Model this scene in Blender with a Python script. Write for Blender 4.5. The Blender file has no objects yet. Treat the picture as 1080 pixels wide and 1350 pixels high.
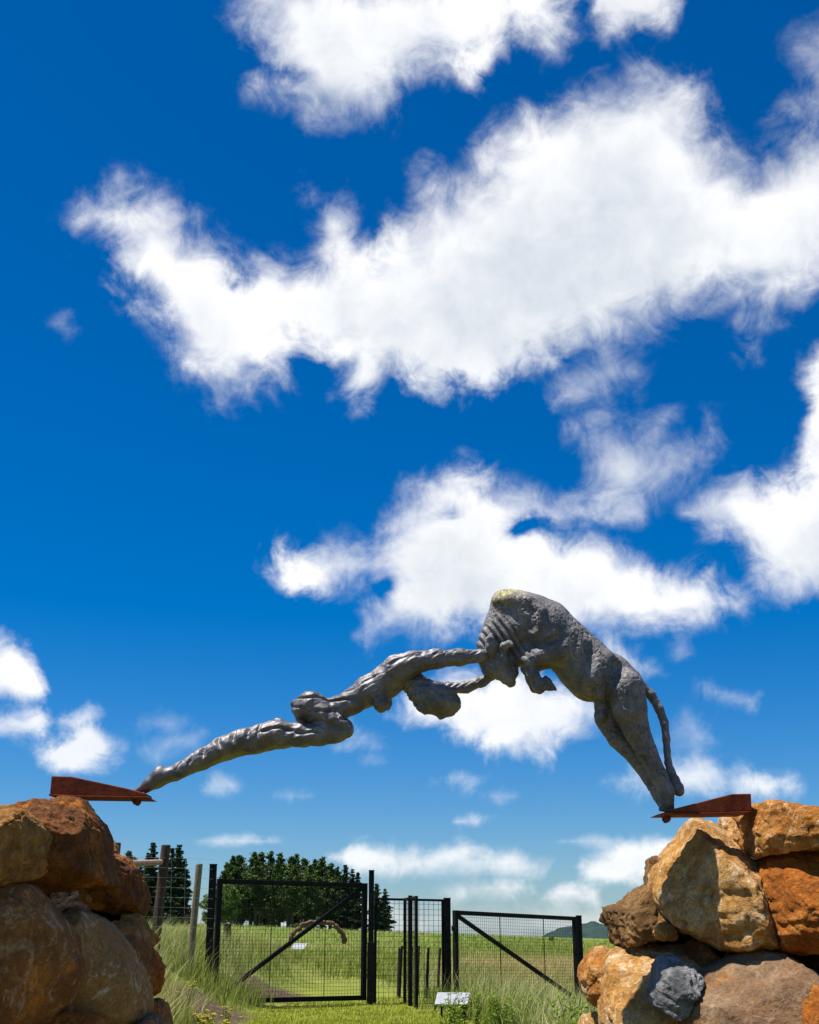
import bpy, bmesh, math, random
import numpy as np
from mathutils import Vector, Matrix

R = math.radians
S = bpy.context.scene
COL = S.collection

# ------------------------------------------------------------------ camera
FPX, CX, CY, HOR = 1620.0, 540.0, 675.0, 1228.0
EYE = 1.3
PITCH = math.atan((HOR - CY) / FPX)
cam_d = bpy.data.cameras.new('camera')
cam_d.sensor_fit = 'VERTICAL'
cam_d.sensor_height = 36.0
cam_d.sensor_width = 28.8
cam_d.lens = FPX / 1350.0 * 36.0
cam_d.clip_start = 0.1
cam_d.clip_end = 30000
cam = bpy.data.objects.new('camera', cam_d)
COL.objects.link(cam)
cam.location = (0, 0, EYE)
cam.rotation_euler = (math.pi / 2 + PITCH, 0, 0)
S.camera = cam

# ------------------------------------------------------------------ world, sun, exposure
SUN_EL = R(70)
SUN_DIR = Vector((-math.cos(SUN_EL) * math.cos(R(5)), -math.cos(SUN_EL) * math.sin(R(5)), math.sin(SUN_EL)))
w = bpy.data.worlds.new('World')
S.world = w
w.use_nodes = True
wn, wl = w.node_tree.nodes, w.node_tree.links
for n in list(wn):
    wn.remove(n)
sk = wn.new('ShaderNodeTexSky')
sk.sky_type = 'NISHITA'
sk.sun_disc = False
sk.sun_elevation = SUN_EL
sk.sun_rotation = math.atan2(SUN_DIR.x, SUN_DIR.y)
sk.altitude = 300
sk.air_density = 1.0
sk.dust_density = 0.35
sk.ozone_density = 3.0
hs = wn.new('ShaderNodeHueSaturation')
hs.inputs['Saturation'].default_value = 1.3
hs.inputs['Value'].default_value = 0.9
tint = wn.new('ShaderNodeMix')
tint.data_type = 'RGBA'
tint.blend_type = 'MULTIPLY'
tint.inputs[0].default_value = 1.0
tint.inputs[7].default_value = (0.8, 1.0, 1.3, 1)
bg = wn.new('ShaderNodeBackground')
bg.inputs['Strength'].default_value = 0.066
wo = wn.new('ShaderNodeOutputWorld')
wl.new(sk.outputs[0], tint.inputs[6])
wl.new(tint.outputs[2], hs.inputs['Color'])
wl.new(hs.outputs[0], bg.inputs[0])
wl.new(bg.outputs[0], wo.inputs[0])

sun_d = bpy.data.lights.new('sun', 'SUN')
sun_d.energy = 5.0
sun_d.angle = R(0.53)
sun_d.color = (1.0, 0.955, 0.88)
sun = bpy.data.objects.new('sun', sun_d)
COL.objects.link(sun)
sun.rotation_euler = (-SUN_DIR).to_track_quat('-Z', 'Y').to_euler()
sun.location = SUN_DIR * 50

vs = S.view_settings
vs.view_transform = 'Standard'
vs.look = 'None'
vs.exposure = 0.5
vs.gamma = 1.0
vs.use_curve_mapping = False
S.cycles.use_denoising = True
S.cycles.max_bounces = 5
S.cycles.diffuse_bounces = 3
S.cycles.glossy_bounces = 2
S.cycles.transparent_max_bounces = 12
S.cycles.caustics_reflective = False
S.cycles.caustics_refractive = False

# ------------------------------------------------------------------ pixel -> direction helpers
FWD = np.array((0, math.cos(PITCH), math.sin(PITCH)))
UPV = np.array((0, -math.sin(PITCH), math.cos(PITCH)))
RGT = np.array((1.0, 0, 0))


def PV(px, py, Y):
    """point on the vertical plane y = Y seen in direction (px, py); arrays welcome"""
    a = (np.asarray(px, float) - CX) / FPX
    b = (CY - np.asarray(py, float)) / FPX
    d = FWD + a[..., None] * RGT + b[..., None] * UPV
    return np.array((0, 0, EYE)) + d * (np.asarray(Y, float) / d[..., 1])[..., None]


def P(px, py, Y):
    return Vector(PV(px, py, Y))


# ------------------------------------------------------------------ noise
_rs = np.random.RandomState(7)
_perm = _rs.permutation(256).astype(np.int32)
_perm = np.concatenate([_perm, _perm, _perm])
_g = _rs.normal(size=(256, 3))
_g /= np.linalg.norm(_g, axis=1)[:, None]


def perlin(p):
    i = np.floor(p).astype(np.int32)
    f = p - i
    i &= 255
    u = f * f * f * (f * (f * 6 - 15) + 10)
    def gr(a, b, c):
        h = _perm[_perm[_perm[(i[:, 0] + a) & 255] + ((i[:, 1] + b) & 255)] + ((i[:, 2] + c) & 255)]
        return ((f - np.array((a, b, c))) * _g[h]).sum(1)
    x0 = gr(0, 0, 0) * (1 - u[:, 0]) + gr(1, 0, 0) * u[:, 0]
    x1 = gr(0, 1, 0) * (1 - u[:, 0]) + gr(1, 1, 0) * u[:, 0]
    x2 = gr(0, 0, 1) * (1 - u[:, 0]) + gr(1, 0, 1) * u[:, 0]
    x3 = gr(0, 1, 1) * (1 - u[:, 0]) + gr(1, 1, 1) * u[:, 0]
    y0 = x0 * (1 - u[:, 1]) + x1 * u[:, 1]
    y1 = x2 * (1 - u[:, 1]) + x3 * u[:, 1]
    return y0 * (1 - u[:, 2]) + y1 * u[:, 2]


def fbm(p, octv=4, lac=2.05, gain=0.5):
    s = np.zeros(len(p))
    a = 1.0
    q = np.array(p, float)
    for _ in range(octv):
        s += a * perlin(q)
        q = q * lac + 17.3
        a *= gain
    return s


def sstep(a, b, x):
    t = np.clip((x - a) / (b - a), 0, 1)
    return t * t * (3 - 2 * t)


# ------------------------------------------------------------------ object helpers
def tag(o, label=None, cat=None, group=None, kind=None):
    if label:
        o['label'] = label
    if cat:
        o['category'] = cat
    if group:
        o['group'] = group
    if kind:
        o['kind'] = kind
    return o


def empty(name, loc=(0, 0, 0), rz=0.0):
    o = bpy.data.objects.new(name, None)
    o.empty_display_size = 0.1
    COL.objects.link(o)
    o.location = loc
    o.rotation_euler = (0, 0, rz)
    return o


def link_mesh(name, me, mat=None, parent=None, loc=None, smooth=False):
    o = bpy.data.objects.new(name, me)
    COL.objects.link(o)
    if mat is not None and not me.materials:
        me.materials.append(mat)
    if smooth:
        me.polygons.foreach_set('use_smooth', np.ones(len(me.polygons), bool))
    if parent is not None:
        o.parent = parent
    if loc is not None:
        o.location = loc
    return o


def mesh_np(name, V, F, smooth=False):
    """V (n,3); F (m,k) with k = 3 or 4"""
    me = bpy.data.meshes.new(name)
    V = np.asarray(V, np.float32)
    F = np.asarray(F, np.int32)
    k = F.shape[1]
    me.vertices.add(len(V))
    me.vertices.foreach_set('co', V.ravel())
    me.loops.add(F.size)
    me.loops.foreach_set('vertex_index', F.ravel())
    me.polygons.add(len(F))
    me.polygons.foreach_set('loop_start', np.arange(0, F.size, k, dtype=np.int32))
    if smooth:
        me.polygons.foreach_set('use_smooth', np.ones(len(F), bool))
    me.update(calc_edges=True)
    return me


class MB:
    """collects simple solids into one mesh"""
    def __init__(self):
        self.v, self.f = [], []

    def box(self, c, s, rot=None):
        b = len(self.v)
        for x in (-.5, .5):
            for y in (-.5, .5):
                for z in (-.5, .5):
                    p = Vector((x * s[0], y * s[1], z * s[2]))
                    if rot is not None:
                        p = rot @ p
                    self.v.append(tuple(p + Vector(c)))
        for q in ((0, 1, 3, 2), (4, 6, 7, 5), (0, 4, 5, 1), (2, 3, 7, 6), (0, 2, 6, 4), (1, 5, 7, 3)):
            self.f.append(tuple(b + i for i in q))
        return self

    def bar(self, a, b_, w1, w2=None):
        """square bar from a to b_"""
        a, b_ = Vector(a), Vector(b_)
        d = b_ - a
        w2 = w2 or w1
        z = d.normalized()
        ref = Vector((0, 0, 1)) if abs(z.z) < 0.9 else Vector((0, 1, 0))
        x = ref.cross(z).normalized()
        y = z.cross(x)
        m = Matrix((x, y, z)).transposed()
        return self.box((a + b_) / 2, (w1, w2, d.length), m)

    def tube(self, pts, rad, n=8, cap=True):
        pts = [Vector(p) for p in pts]
        if not hasattr(rad, '__len__'):
            rad = [rad] * len(pts)
        base = len(self.v)
        px = None
        for i, p in enumerate(pts):
            d = (pts[min(i + 1, len(pts) - 1)] - pts[max(i - 1, 0)]).normalized()
            if px is None:
                ref = Vector((0, 0, 1)) if abs(d.z) < 0.9 else Vector((1, 0, 0))
                x = ref.cross(d).normalized()
            else:
                x = (px - d * px.dot(d)).normalized()
            px = x
            y = d.cross(x)
            for k in range(n):
                t = 2 * math.pi * k / n
                self.v.append(tuple(p + (x * math.cos(t) + y * math.sin(t)) * rad[i]))
        for i in range(len(pts) - 1):
            for k in range(n):
                a = base + i * n + k
                b = base + i * n + (k + 1) % n
                self.f.append((a, b, b + n, a + n))
        if cap:
            self.f.append(tuple(base + k for k in reversed(range(n))))
            e = base + (len(pts) - 1) * n
            self.f.append(tuple(e + k for k in range(n)))
        return self

    def prism(self, poly, y0, y1, inset=0.0):
        """poly: list of (x,z); extruded from y0 to y1"""
        b = len(self.v)
        n = len(poly)
        for x, z in poly:
            self.v.append((x, y0, z))
        for x, z in poly:
            self.v.append((x, y1, z))
        for k in range(n):
            self.f.append((b + k, b + (k + 1) % n, b + n + (k + 1) % n, b + n + k))
        self.f.append(tuple(b + k for k in reversed(range(n))))
        self.f.append(tuple(b + n + k for k in range(n)))
        return self

    def build(self, name, mat, parent=None, bevel=0.0, smooth=False, origin=None):
        me = bpy.data.meshes.new(name)
        v = self.v
        if origin is not None:
            ox, oy, oz = origin
            v = [(a - ox, b - oy, c - oz) for a, b, c in v]
        me.from_pydata(v, [], self.f)
        bm = bmesh.new()
        bm.from_mesh(me)
        bmesh.ops.recalc_face_normals(bm, faces=bm.faces)
        if bevel:
            bmesh.ops.bevel(bm, geom=[e for e in bm.edges], offset=bevel, segments=2, profile=0.6, affect='EDGES', clamp_overlap=True)
        bm.to_mesh(me)
        bm.free()
        o = link_mesh(name, me, mat, parent, smooth=smooth)
        if origin is not None:
            o.location = origin
        return o


# ------------------------------------------------------------------ material helpers
def newmat(name):
    m = bpy.data.materials.new(name)
    m.use_nodes = True
    nt = m.node_tree
    bsdf = nt.nodes['Principled BSDF']
    bsdf.inputs['Specular IOR Level'].default_value = 0.3
    return m, nt, bsdf


def N(nt, kind, **kw):
    n = nt.nodes.new(kind)
    for k, v in kw.items():
        if k.startswith('i_'):
            n.inputs[k[2:].replace('_', ' ')].default_value = v
        else:
            setattr(n, k, v)
    return n


def ramp(nt, src, stops):
    r = nt.nodes.new('ShaderNodeValToRGB')
    el = r.color_ramp.elements
    while len(el) < len(stops):
        el.new(0.5)
    for e, (p, c) in zip(el, stops):
        e.position = p
        e.color = (*c, 1) if len(c) == 3 else c
    nt.links.new(src, r.inputs[0])
    return r.outputs[0]


def mixc(nt, fac, a, b, blend='MIX'):
    m = nt.nodes.new('ShaderNodeMix')
    m.data_type = 'RGBA'
    m.blend_type = blend
    for val, idx in ((fac, 0), (a, 6), (b, 7)):
        if isinstance(val, (int, float)):
            m.inputs[idx].default_value = val
        elif isinstance(val, tuple):
            m.inputs[idx].default_value = (*val, 1)
        else:
            nt.links.new(val, m.inputs[idx])
    return m.outputs[2]


def math_(nt, op, a, b=None, c=None, clamp=False):
    m = nt.nodes.new('ShaderNodeMath')
    m.operation = op
    m.use_clamp = clamp
    for i, v in enumerate((a, b, c)):
        if v is None:
            continue
        if isinstance(v, (int, float)):
            m.inputs[i].default_value = v
        else:
            nt.links.new(v, m.inputs[i])
    return m.outputs[0]


def noise(nt, vec, scale, detail=4, rough=0.55, dist=0.0):
    n = N(nt, 'ShaderNodeTexNoise')
    n.inputs['Scale'].default_value = scale
    n.inputs['Detail'].default_value = detail
    n.inputs['Roughness'].default_value = rough
    n.inputs['Distortion'].default_value = dist
    if vec is not None:
        nt.links.new(vec, n.inputs['Vector'])
    return n.outputs[0]


def bump(nt, bsdf, h, strength, dist):
    b = N(nt, 'ShaderNodeBump')
    b.inputs['Strength'].default_value = strength
    b.inputs['Distance'].default_value = dist
    nt.links.new(h, b.inputs['Height'])
    nt.links.new(b.outputs[0], bsdf.inputs['Normal'])
    return b


def objcoord(nt, rnd=True):
    tc = N(nt, 'ShaderNodeTexCoord')
    if not rnd:
        return tc.outputs['Object']
    oi = N(nt, 'ShaderNodeObjectInfo')
    va = N(nt, 'ShaderNodeVectorMath', operation='MULTIPLY_ADD')
    nt.links.new(oi.outputs['Random'], va.inputs[0])
    va.inputs[1].default_value = (31, 17, 23)
    nt.links.new(tc.outputs['Object'], va.inputs[2])
    return va.outputs[0]


# ================================================================== SKY: clouds on a distant dome
CLOUDS = [  # (outline in photo pixels, softness px, opacity)
 ([(92,295),(110,275),(130,258),(155,235),(170,238),(185,250),(215,262),(245,265),(258,275),(255,300),(260,312),(285,315),(305,330),(312,350),(325,358),(340,345),(370,340),(405,342),(415,320),(417,300),(428,278),(418,264),(404,262),(405,256),(425,254),(445,268),(465,285),(472,310),(490,315),(505,305),(518,280),(540,262),(545,235),(570,220),(590,238),(615,225),(628,195),(660,160),(700,145),(740,125),(755,112),(790,100),(830,95),(850,72),(862,66),(880,88),(900,84),(905,95),(925,115),(935,140),(940,170),(960,195),(985,205),(1000,220),(1030,190),(1060,165),(1090,150),(1140,160),(1140,340),(1075,385),(1045,405),(1020,425),(990,435),(985,455),(975,430),(985,400),(950,392),(920,395),(900,410),(880,430),(850,440),(820,445),(790,450),(755,465),(725,475),(700,482),(670,500),(640,505),(600,500),(575,520),(550,515),(530,502),(510,505),(490,520),(470,528),(450,515),(445,490),(430,475),(400,470),(380,470),(375,490),(385,515),(370,520),(350,500),(335,505),(335,518),(315,515),(300,530),(285,535),(280,510),(265,500),(240,490),(228,465),(222,440),(215,415),(185,400),(180,375),(155,360),(148,335),(145,310),(120,300),(105,305)], 46, 1.0),
 ([(308,-40),(308,5),(325,20),(322,45),(340,60),(345,85),(335,110),(360,125),(390,140),(410,160),(440,160),(470,165),(495,165),(510,150),(540,115),(570,95),(600,92),(625,105),(640,80),(670,60),(690,50),(715,60),(735,80),(750,60),(755,30),(750,-40)], 42, 1.0),
 ([(770,-40),(780,25),(800,50),(830,42),(860,38),(885,50),(897,20),(905,-30)], 34, 0.85),
 ([(1040,55),(1060,42),(1120,20),(1120,165),(1050,152),(1012,158),(1030,130),(1060,110),(1060,85),(1040,72)], 36, 0.7),
 ([(728,532),(743,495),(760,475),(800,463),(845,470),(855,490),(832,515),(800,532),(770,538)], 40, 0.55),
 ([(748,565),(775,546),(800,548),(825,563),(850,560),(882,548),(878,575),(900,588),(925,578),(940,553),(950,580),(936,602),(912,632),(880,652),(860,674),(840,688),(810,684),(776,694),(766,650),(772,600)], 42, 0.75),
 ([(360,745),(368,713),(378,733),(400,725),(440,712),(490,710),(500,690),(520,668),(540,640),(575,620),(610,613),(640,628),(680,635),(720,650),(770,645),(820,660),(850,682),(800,692),(750,694),(700,692),(684,700),(720,706),(760,698),(800,705),(840,730),(870,755),(900,755),(940,748),(947,770),(987,785),(982,812),(930,822),(880,832),(830,837),(780,832),(720,832),(650,832),(600,832),(570,842),(530,842),(490,847),(468,837),(478,805),(498,780),(480,772),(450,777),(420,782),(390,777),(363,767)], 36, 1.0),
 ([(785,830),(820,848),(850,868),(874,890),(840,897),(815,885),(790,860)], 30, 0.7),
 ([(512,942),(540,905),(600,885),(650,895),(700,885),(760,905),(802,930),(782,957),(740,972),(718,1003),(690,992),(650,987),(600,967),(560,962),(525,952)], 36, 0.95),
 ([(896,676),(930,640),(970,625),(1000,640),(1030,635),(1055,620),(1060,580),(1070,545),(1058,510),(1065,475),(1090,458),(1150,450),(1150,790),(1050,787),(1020,787),(1000,762),(985,742),(970,717),(940,702)], 34, 1.0),
 ([(802,1030),(830,1008),(860,1008),(880,993),(920,993),(960,1013),(985,1008),(1010,1028),(1054,1035),(1010,1047),(950,1050),(880,1047),(830,1050)], 28, 0.85),
 ([(-40,835),(20,843),(45,885),(58,910),(30,922),(-40,932)], 28, 1.0),
 ([(-40,933),(30,938),(64,945),(52,967),(20,977),(-40,970)], 24, 0.85),
 ([(46,990),(80,968),(115,953),(140,963),(164,980),(152,1002),(110,1017),(68,1013)], 26, 0.85),
 ([(80,952),(110,936),(134,938),(127,957),(100,962)], 24, 0.5),
 ([(180,947),(215,936),(246,950),(233,967),(188,962)], 24, 0.45),
 ([(185,987),(220,968),(266,968),(258,987),(200,1004)], 26, 0.4),
 ([(264,1036),(290,1023),(314,1035),(303,1047),(267,1045)], 20, 0.5),
 ([(446,987),(470,960),(504,970),(503,987),(470,994)], 24, 0.5),
 ([(466,1001),(490,993),(506,1005),(482,1012)], 18, 0.4),
 ([(912,900),(940,898),(970,913),(999,915),(993,932),(960,927),(930,922)], 22, 0.5),
 ([(880,957),(910,943),(944,950),(943,982),(910,988),(876,977)], 28, 0.45),
 ([(882,850),(902,842),(909,866),(888,873)], 20, 0.45),
 ([(70,422),(88,412),(106,432),(90,440),(74,436)], 22, 0.3),
 ([(360,1048),(380,1044),(405,1050),(385,1055)], 16, 0.4),
 ([(436,1132),(480,1113),(540,1119),(600,1110),(650,1119),(724,1135),(718,1152),(660,1160),(600,1152),(530,1157),(470,1152)], 22, 0.85),
 ([(576,1176),(610,1159),(650,1156),(690,1164),(704,1178),(670,1190),(620,1187),(590,1190)], 18, 0.9),
 ([(716,1186),(728,1167),(755,1160),(788,1174),(790,1191),(745,1194)], 16, 0.95),
 ([(736,1110),(780,1099),(834,1114),(800,1118)], 14, 0.5),
 ([(756,1146),(790,1119),(830,1106),(880,1103),(930,1105),(930,1150),(830,1162),(780,1160)], 22, 0.9),
 ([(246,1112),(290,1103),(330,1100),(374,1107),(330,1114),(280,1116)], 12, 0.6),
 ([(602,1081),(625,1071),(648,1080),(632,1090)], 14, 0.55),
 ([(580,1026),(610,1016),(638,1025),(622,1040),(592,1038)], 22, 0.35),
 ([(640,1045),(660,1042),(680,1050),(660,1058)], 18, 0.3),
 ([(370,1196),(520,1186),(700,1196),(860,1190),(980,1204),(980,1240),(370,1240)], 26, 0.42),
 ([(-60,1190),(160,1180),(300,1200),(300,1240),(-60,1240)], 26, 0.3),
]
HOLES = [(386, 97, 26, 12), (592, 676, 22, 12), (693, 691, 22, 8), (505, 776, 14, 8), (410, 488, 20, 10)]   # gaps in the clouds: centre, half axes


def poly_sdf(px, py, poly):
    """signed distance, positive inside"""
    q = np.array(poly, float)
    d2 = np.full(px.shape, 1e12)
    ins = np.zeros(px.shape, bool)
    n = len(q)
    for i in range(n):
        x0, y0 = q[i]
        x1, y1 = q[(i + 1) % n]
        ex, ey = x1 - x0, y1 - y0
        t = np.clip(((px - x0) * ex + (py - y0) * ey) / (ex * ex + ey * ey), 0, 1)
        d2 = np.minimum(d2, (px - x0 - t * ex) ** 2 + (py - y0 - t * ey) ** 2)
        c = (y0 > py) != (y1 > py)
        if abs(ey) > 1e-9:
            ins ^= c & (px < x0 + (py - y0) * ex / ey)
    return np.where(ins, 1, -1) * np.sqrt(d2)


def build_sky():
    az = np.concatenate([np.arange(-26, 26.01, 0.22), np.arange(28, 334.1, 2.0)])      # degrees, 0 = +Y
    el = np.concatenate([np.arange(-3, 46.01, 0.22), np.arange(48, 90.1, 2.0)])
    na, ne = len(az), len(el)
    A, E = np.meshgrid(R(1) * az, R(1) * el, indexing='ij')
    D = np.stack([np.sin(A) * np.cos(E), np.cos(A) * np.cos(E), np.sin(E)], -1).reshape(-1, 3)
    fz = D @ FWD
    front = fz > 0.3
    px = np.where(front, CX + FPX * (D @ RGT) / np.maximum(fz, .3), 1e6)
    py = np.where(front, CY - FPX * (D @ UPV) / np.maximum(fz, .3), 1e6)
    near = front & (px > -330) & (px < 1410) & (py > -330) & (py < 1420)
    T = np.full(len(D), -2.0)
    O = np.zeros(len(D))
    x, y = px[near], py[near]
    q = np.stack([x / 46, y / 46, 0 * x], 1)
    wx = 13 * fbm(q + 3, 3)
    wy = 13 * fbm(q + 40, 3)
    t = np.full(len(x), -2.0)
    o = np.zeros(len(x))
    for poly, soft, op in CLOUDS:
        pp = np.array(poly)
        m = (x > pp[:, 0].min() - 130) & (x < pp[:, 0].max() + 130) & (y > pp[:, 1].min() - 130) & (y < pp[:, 1].max() + 130)
        k = min(1.0, soft / 30)
        s = poly_sdf(x[m] + k * wx[m], y[m] + k * wy[m], poly) / soft
        wgt = sstep(-1.1, 0.3, s) * op
        o[m] = np.maximum(o[m], wgt)
        t[m] = np.maximum(t[m], s)
    for hx, hy, a, b in HOLES:
        s = np.sqrt(((x + wx - hx) / a) ** 2 + ((y + wy - hy) / b) ** 2)
        t = t - 1.15 * np.exp(-s * s)
    # blend to a wild field outside of the frame
    out = np.maximum.reduce([-x, x - 1080, -y, y - 1350, np.zeros(len(x))])
    T[near] = t
    O[near] = o
    W = np.ones(len(D))
    W[near] = sstep(25, 220, out)
    f = fbm(D * np.array((3.0, 3.0, 4.6)) + 5.7, 4)
    wt = np.clip((f - 0.27) * 7.0, -2, 2)
    clear = sstep(0.955, 0.90, D @ np.array(SUN_DIR))           # the sun itself shines free
    wt = np.where(clear < 1, np.minimum(wt, -2 + 4 * clear), wt)
    T = T * (1 - W) + wt * W
    O = O * (1 - W) + 0.9 * sstep(-1, .2, wt) * W
    T = np.clip(T, -2, 3)
    # how much cloud lies above each point, along the way to the sun (self shading)
    Tg = np.clip(T.reshape(na, ne), 0, 2)
    sh = np.zeros_like(Tg)
    acc = np.zeros(na)
    step = np.diff(el, append=el[-1] + 2)
    for j in range(ne - 1, -1, -1):
        acc = acc * np.exp(-step[j] / 2.2) + Tg[:, j] * step[j]
        acc = 0.5 * acc + 0.25 * np.roll(acc, 1) + 0.25 * np.roll(acc, -1) if j % 2 == 0 else acc
        sh[:, j] = acc
    idx = np.arange(na * ne).reshape(na, ne)
    i2 = np.roll(idx, -1, axis=0)
    F = np.stack([idx[:, :-1], idx[:, 1:], i2[:, 1:], i2[:, :-1]], -1).reshape(-1, 4)
    me = mesh_np('sky', D * 9000, F, smooth=True)
    for nm, val in (('thick', T), ('opac', O), ('shade', sh.reshape(-1))):
        at = me.attributes.new(nm, 'FLOAT', 'POINT')
        at.data.foreach_set('value', val.astype(np.float32))
    m = bpy.data.materials.new('cloud_sky')
    m.use_nodes = True
    try:
        m.cycles.emission_sampling = 'NONE'
    except Exception:
        pass
    nt = m.node_tree
    for n in list(nt.nodes):
        nt.nodes.remove(n)
    tc = N(nt, 'ShaderNodeTexCoord')
    vn = N(nt, 'ShaderNodeVectorMath', operation='NORMALIZE')
    nt.links.new(tc.outputs['Object'], vn.inputs[0])
    d = vn.outputs[0]
    def attr(nm):
        a = N(nt, 'ShaderNodeAttribute', attribute_name=nm)
        return a.outputs['Fac']
    th, op, shd = attr('thick'), attr('opac'), attr('shade')
    n1 = noise(nt, d, 30, 10, 0.60, 0.6)
    n2 = noise(nt, d, 80, 7, 0.68, 0.5)
    nn = math_(nt, 'ADD', math_(nt, 'MULTIPLY', math_(nt, 'SUBTRACT', n1, 0.5), 2.6),
               math_(nt, 'MULTIPLY', math_(nt, 'SUBTRACT', n2, 0.5), 0.9))
    damp = N(nt, 'ShaderNodeMapRange', interpolation_type='SMOOTHSTEP')
    nt.links.new(th, damp.inputs[0])
    damp.inputs[1].default_value = 0.2
    damp.inputs[2].default_value = 2.0
    damp.inputs[3].default_value = 1.0
    damp.inputs[4].default_value = 0.25
    x = math_(nt, 'ADD', th, math_(nt, 'MULTIPLY', nn, damp.outputs[0]))
    al = N(nt, 'ShaderNodeMapRange', interpolation_type='SMOOTHSTEP')
    sw = noise(nt, d, 8, 3, 0.5, 0.3)
    wdt = N(nt, 'ShaderNodeMapRange')
    nt.links.new(sw, wdt.inputs[0])
    wdt.inputs[1].default_value = 0.36
    wdt.inputs[2].default_value = 0.64
    wdt.inputs[3].default_value = 1.0
    wdt.inputs[4].default_value = 2.7
    nt.links.new(math_(nt, 'DIVIDE', math_(nt, 'ADD', x, 0.55), wdt.outputs[0]), al.inputs[0])
    al.inputs[1].default_value = 0.0
    al.inputs[2].default_value = 1.0
    alpha = math_(nt, 'MULTIPLY', al.outputs[0], op, clamp=True)
    # brightness: billows catch light, the underside greys
    lit = math_(nt, 'ADD', math_(nt, 'MULTIPLY', shd, -0.115), 1.03)
    n3 = noise(nt, d, 19, 5, 0.5, 0.2)
    lit = math_(nt, 'ADD', lit, math_(nt, 'MULTIPLY', math_(nt, 'SUBTRACT', n3, 0.5), 0.5))
    lit = math_(nt, 'ADD', lit, math_(nt, 'MULTIPLY', math_(nt, 'SUBTRACT', n1, 0.5), 0.5))
    col = ramp(nt, lit, [(0.0, (0.40, 0.47, 0.56)), (0.45, (0.60, 0.66, 0.73)), (0.8, (0.86, 0.88, 0.91)), (1.0, (0.97, 0.97, 0.97))])
    em = N(nt, 'ShaderNodeEmission')
    nt.links.new(col, em.inputs[0])
    em.inputs[1].default_value = 0.78
    tr = N(nt, 'ShaderNodeBsdfTransparent')
    mx = N(nt, 'ShaderNodeMixShader')
    nt.links.new(alpha, mx.inputs[0])
    nt.links.new(tr.outputs[0], mx.inputs[1])
    nt.links.new(em.outputs[0], mx.inputs[2])
    ou = N(nt, 'ShaderNodeOutputMaterial')
    nt.links.new(mx.outputs[0], ou.inputs[0])
    o = link_mesh('sky', me, m)
    tag(o, kind='structure')


build_sky()

# ================================================================== GROUND
def gz(x, y):
    x = np.asarray(x, float)
    y = np.asarray(y, float)
    fade = 1 - sstep(32, 62, y)
    z = 0.95 * sstep(-2.3, -4.8, x) * fade * sstep(9, 17, y)
    z = z - 0.15 * sstep(1.5, 4.5, x) * fade * sstep(16, 28, y)
    crest = np.clip(0.85 - 0.05 * (x * 150 / np.maximum(y, 40) - 5.5), -0.4, 3.0)
    z = z + sstep(60, 190, y) * crest
    z = z - 0.022 * np.clip(y - 225, 0, None) * sstep(215, 400, y)
    z = np.where(y > 215, np.maximum(z, -36), z)
    q = np.stack([x.ravel() * .5, y.ravel() * .5, 0 * x.ravel()], 1)
    z = z + (0.07 * fbm(q, 3)).reshape(x.shape) * sstep(500, 60, y)
    return z


def axis(lims):
    a = []
    for lo, hi, st in lims:
        a.append(np.arange(lo, hi, st))
    return np.concatenate(a)


def soil_mask_np(x, y):
    q = np.stack([x * .9, y * .5, 0 * x], 1)
    n = fbm(q + 9, 3)
    a = sstep(0.55, 0.05, np.hypot((x + 2.95) / 0.75, (y - 19.6) / 2.4) - 0.45 + n)
    b = sstep(0.55, 0.05, np.hypot((x + 2.85) / 0.95, (y - 26.5) / 3.0) - 0.45 + n)
    near = sstep(12.2, 10.5, y + 1.2 * n) * (0.55 + .6 * n)
    return np.clip(np.maximum(np.maximum(a, b), near), 0, 1)


def mown_np(x, y):
    """the mown path: from the near opening, through the gate, to the arch"""
    cxp = np.where(y < 26, -0.55 - 0.05 * (y - 14), -1.15 - 0.085 * (y - 26))
    half = np.where(y < 23, 1.75, 1.3)
    q = np.stack([x * .8, y * .35, 0 * x + 4], 1)
    return sstep(1.35, 0.7, np.abs(x - cxp) / half + 0.35 * fbm(q, 2)) * (1 - .45 * sstep(27, 34, y)) * sstep(75, 45, y)


def straw_np(x, y):
    q = np.stack([x * .09, y * .05, 0 * x + 2], 1)
    n = fbm(q, 4)
    right = sstep(-2, 3, x - .02 * y)
    band = np.exp(-((y - 52) / 17) ** 2) * right * 1.0
    return np.clip(band * (1 + 1.2 * n) + .9 * np.clip(n * 1.6, 0, 1) * sstep(140, 60, y), 0, 1)


gx = axis([(-6000, -800, 400), (-800, -120, 40), (-120, -20, 4), (-20, -6, .7), (-6, 6, .18), (6, 20, .7), (20, 120, 4), (120, 800, 40), (800, 6001, 400)])
gy = axis([(-300, -20, 20), (-20, 6, 1), (6, 32, .18), (32, 70, .8), (70, 260, 4), (260, 1000, 30), (1000, 9001, 500)])
GX, GY = np.meshgrid(gx, gy, indexing='ij')
V = np.stack([GX, GY, gz(GX, GY)], -1).reshape(-1, 3)
gi = np.arange(len(gx) * len(gy)).reshape(len(gx), len(gy))
Fq = np.stack([gi[:-1, :-1], gi[1:, :-1], gi[1:, 1:], gi[:-1, 1:]], -1).reshape(-1, 4)
gme = mesh_np('ground', V, Fq, smooth=True)
for nm, val in (('soil', soil_mask_np(V[:, 0], V[:, 1])), ('mown', mown_np(V[:, 0], V[:, 1])), ('straw', straw_np(V[:, 0], V[:, 1]))):
    at = gme.attributes.new(nm, 'FLOAT', 'POINT')
    at.data.foreach_set('value', val.astype(np.float32))

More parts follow.
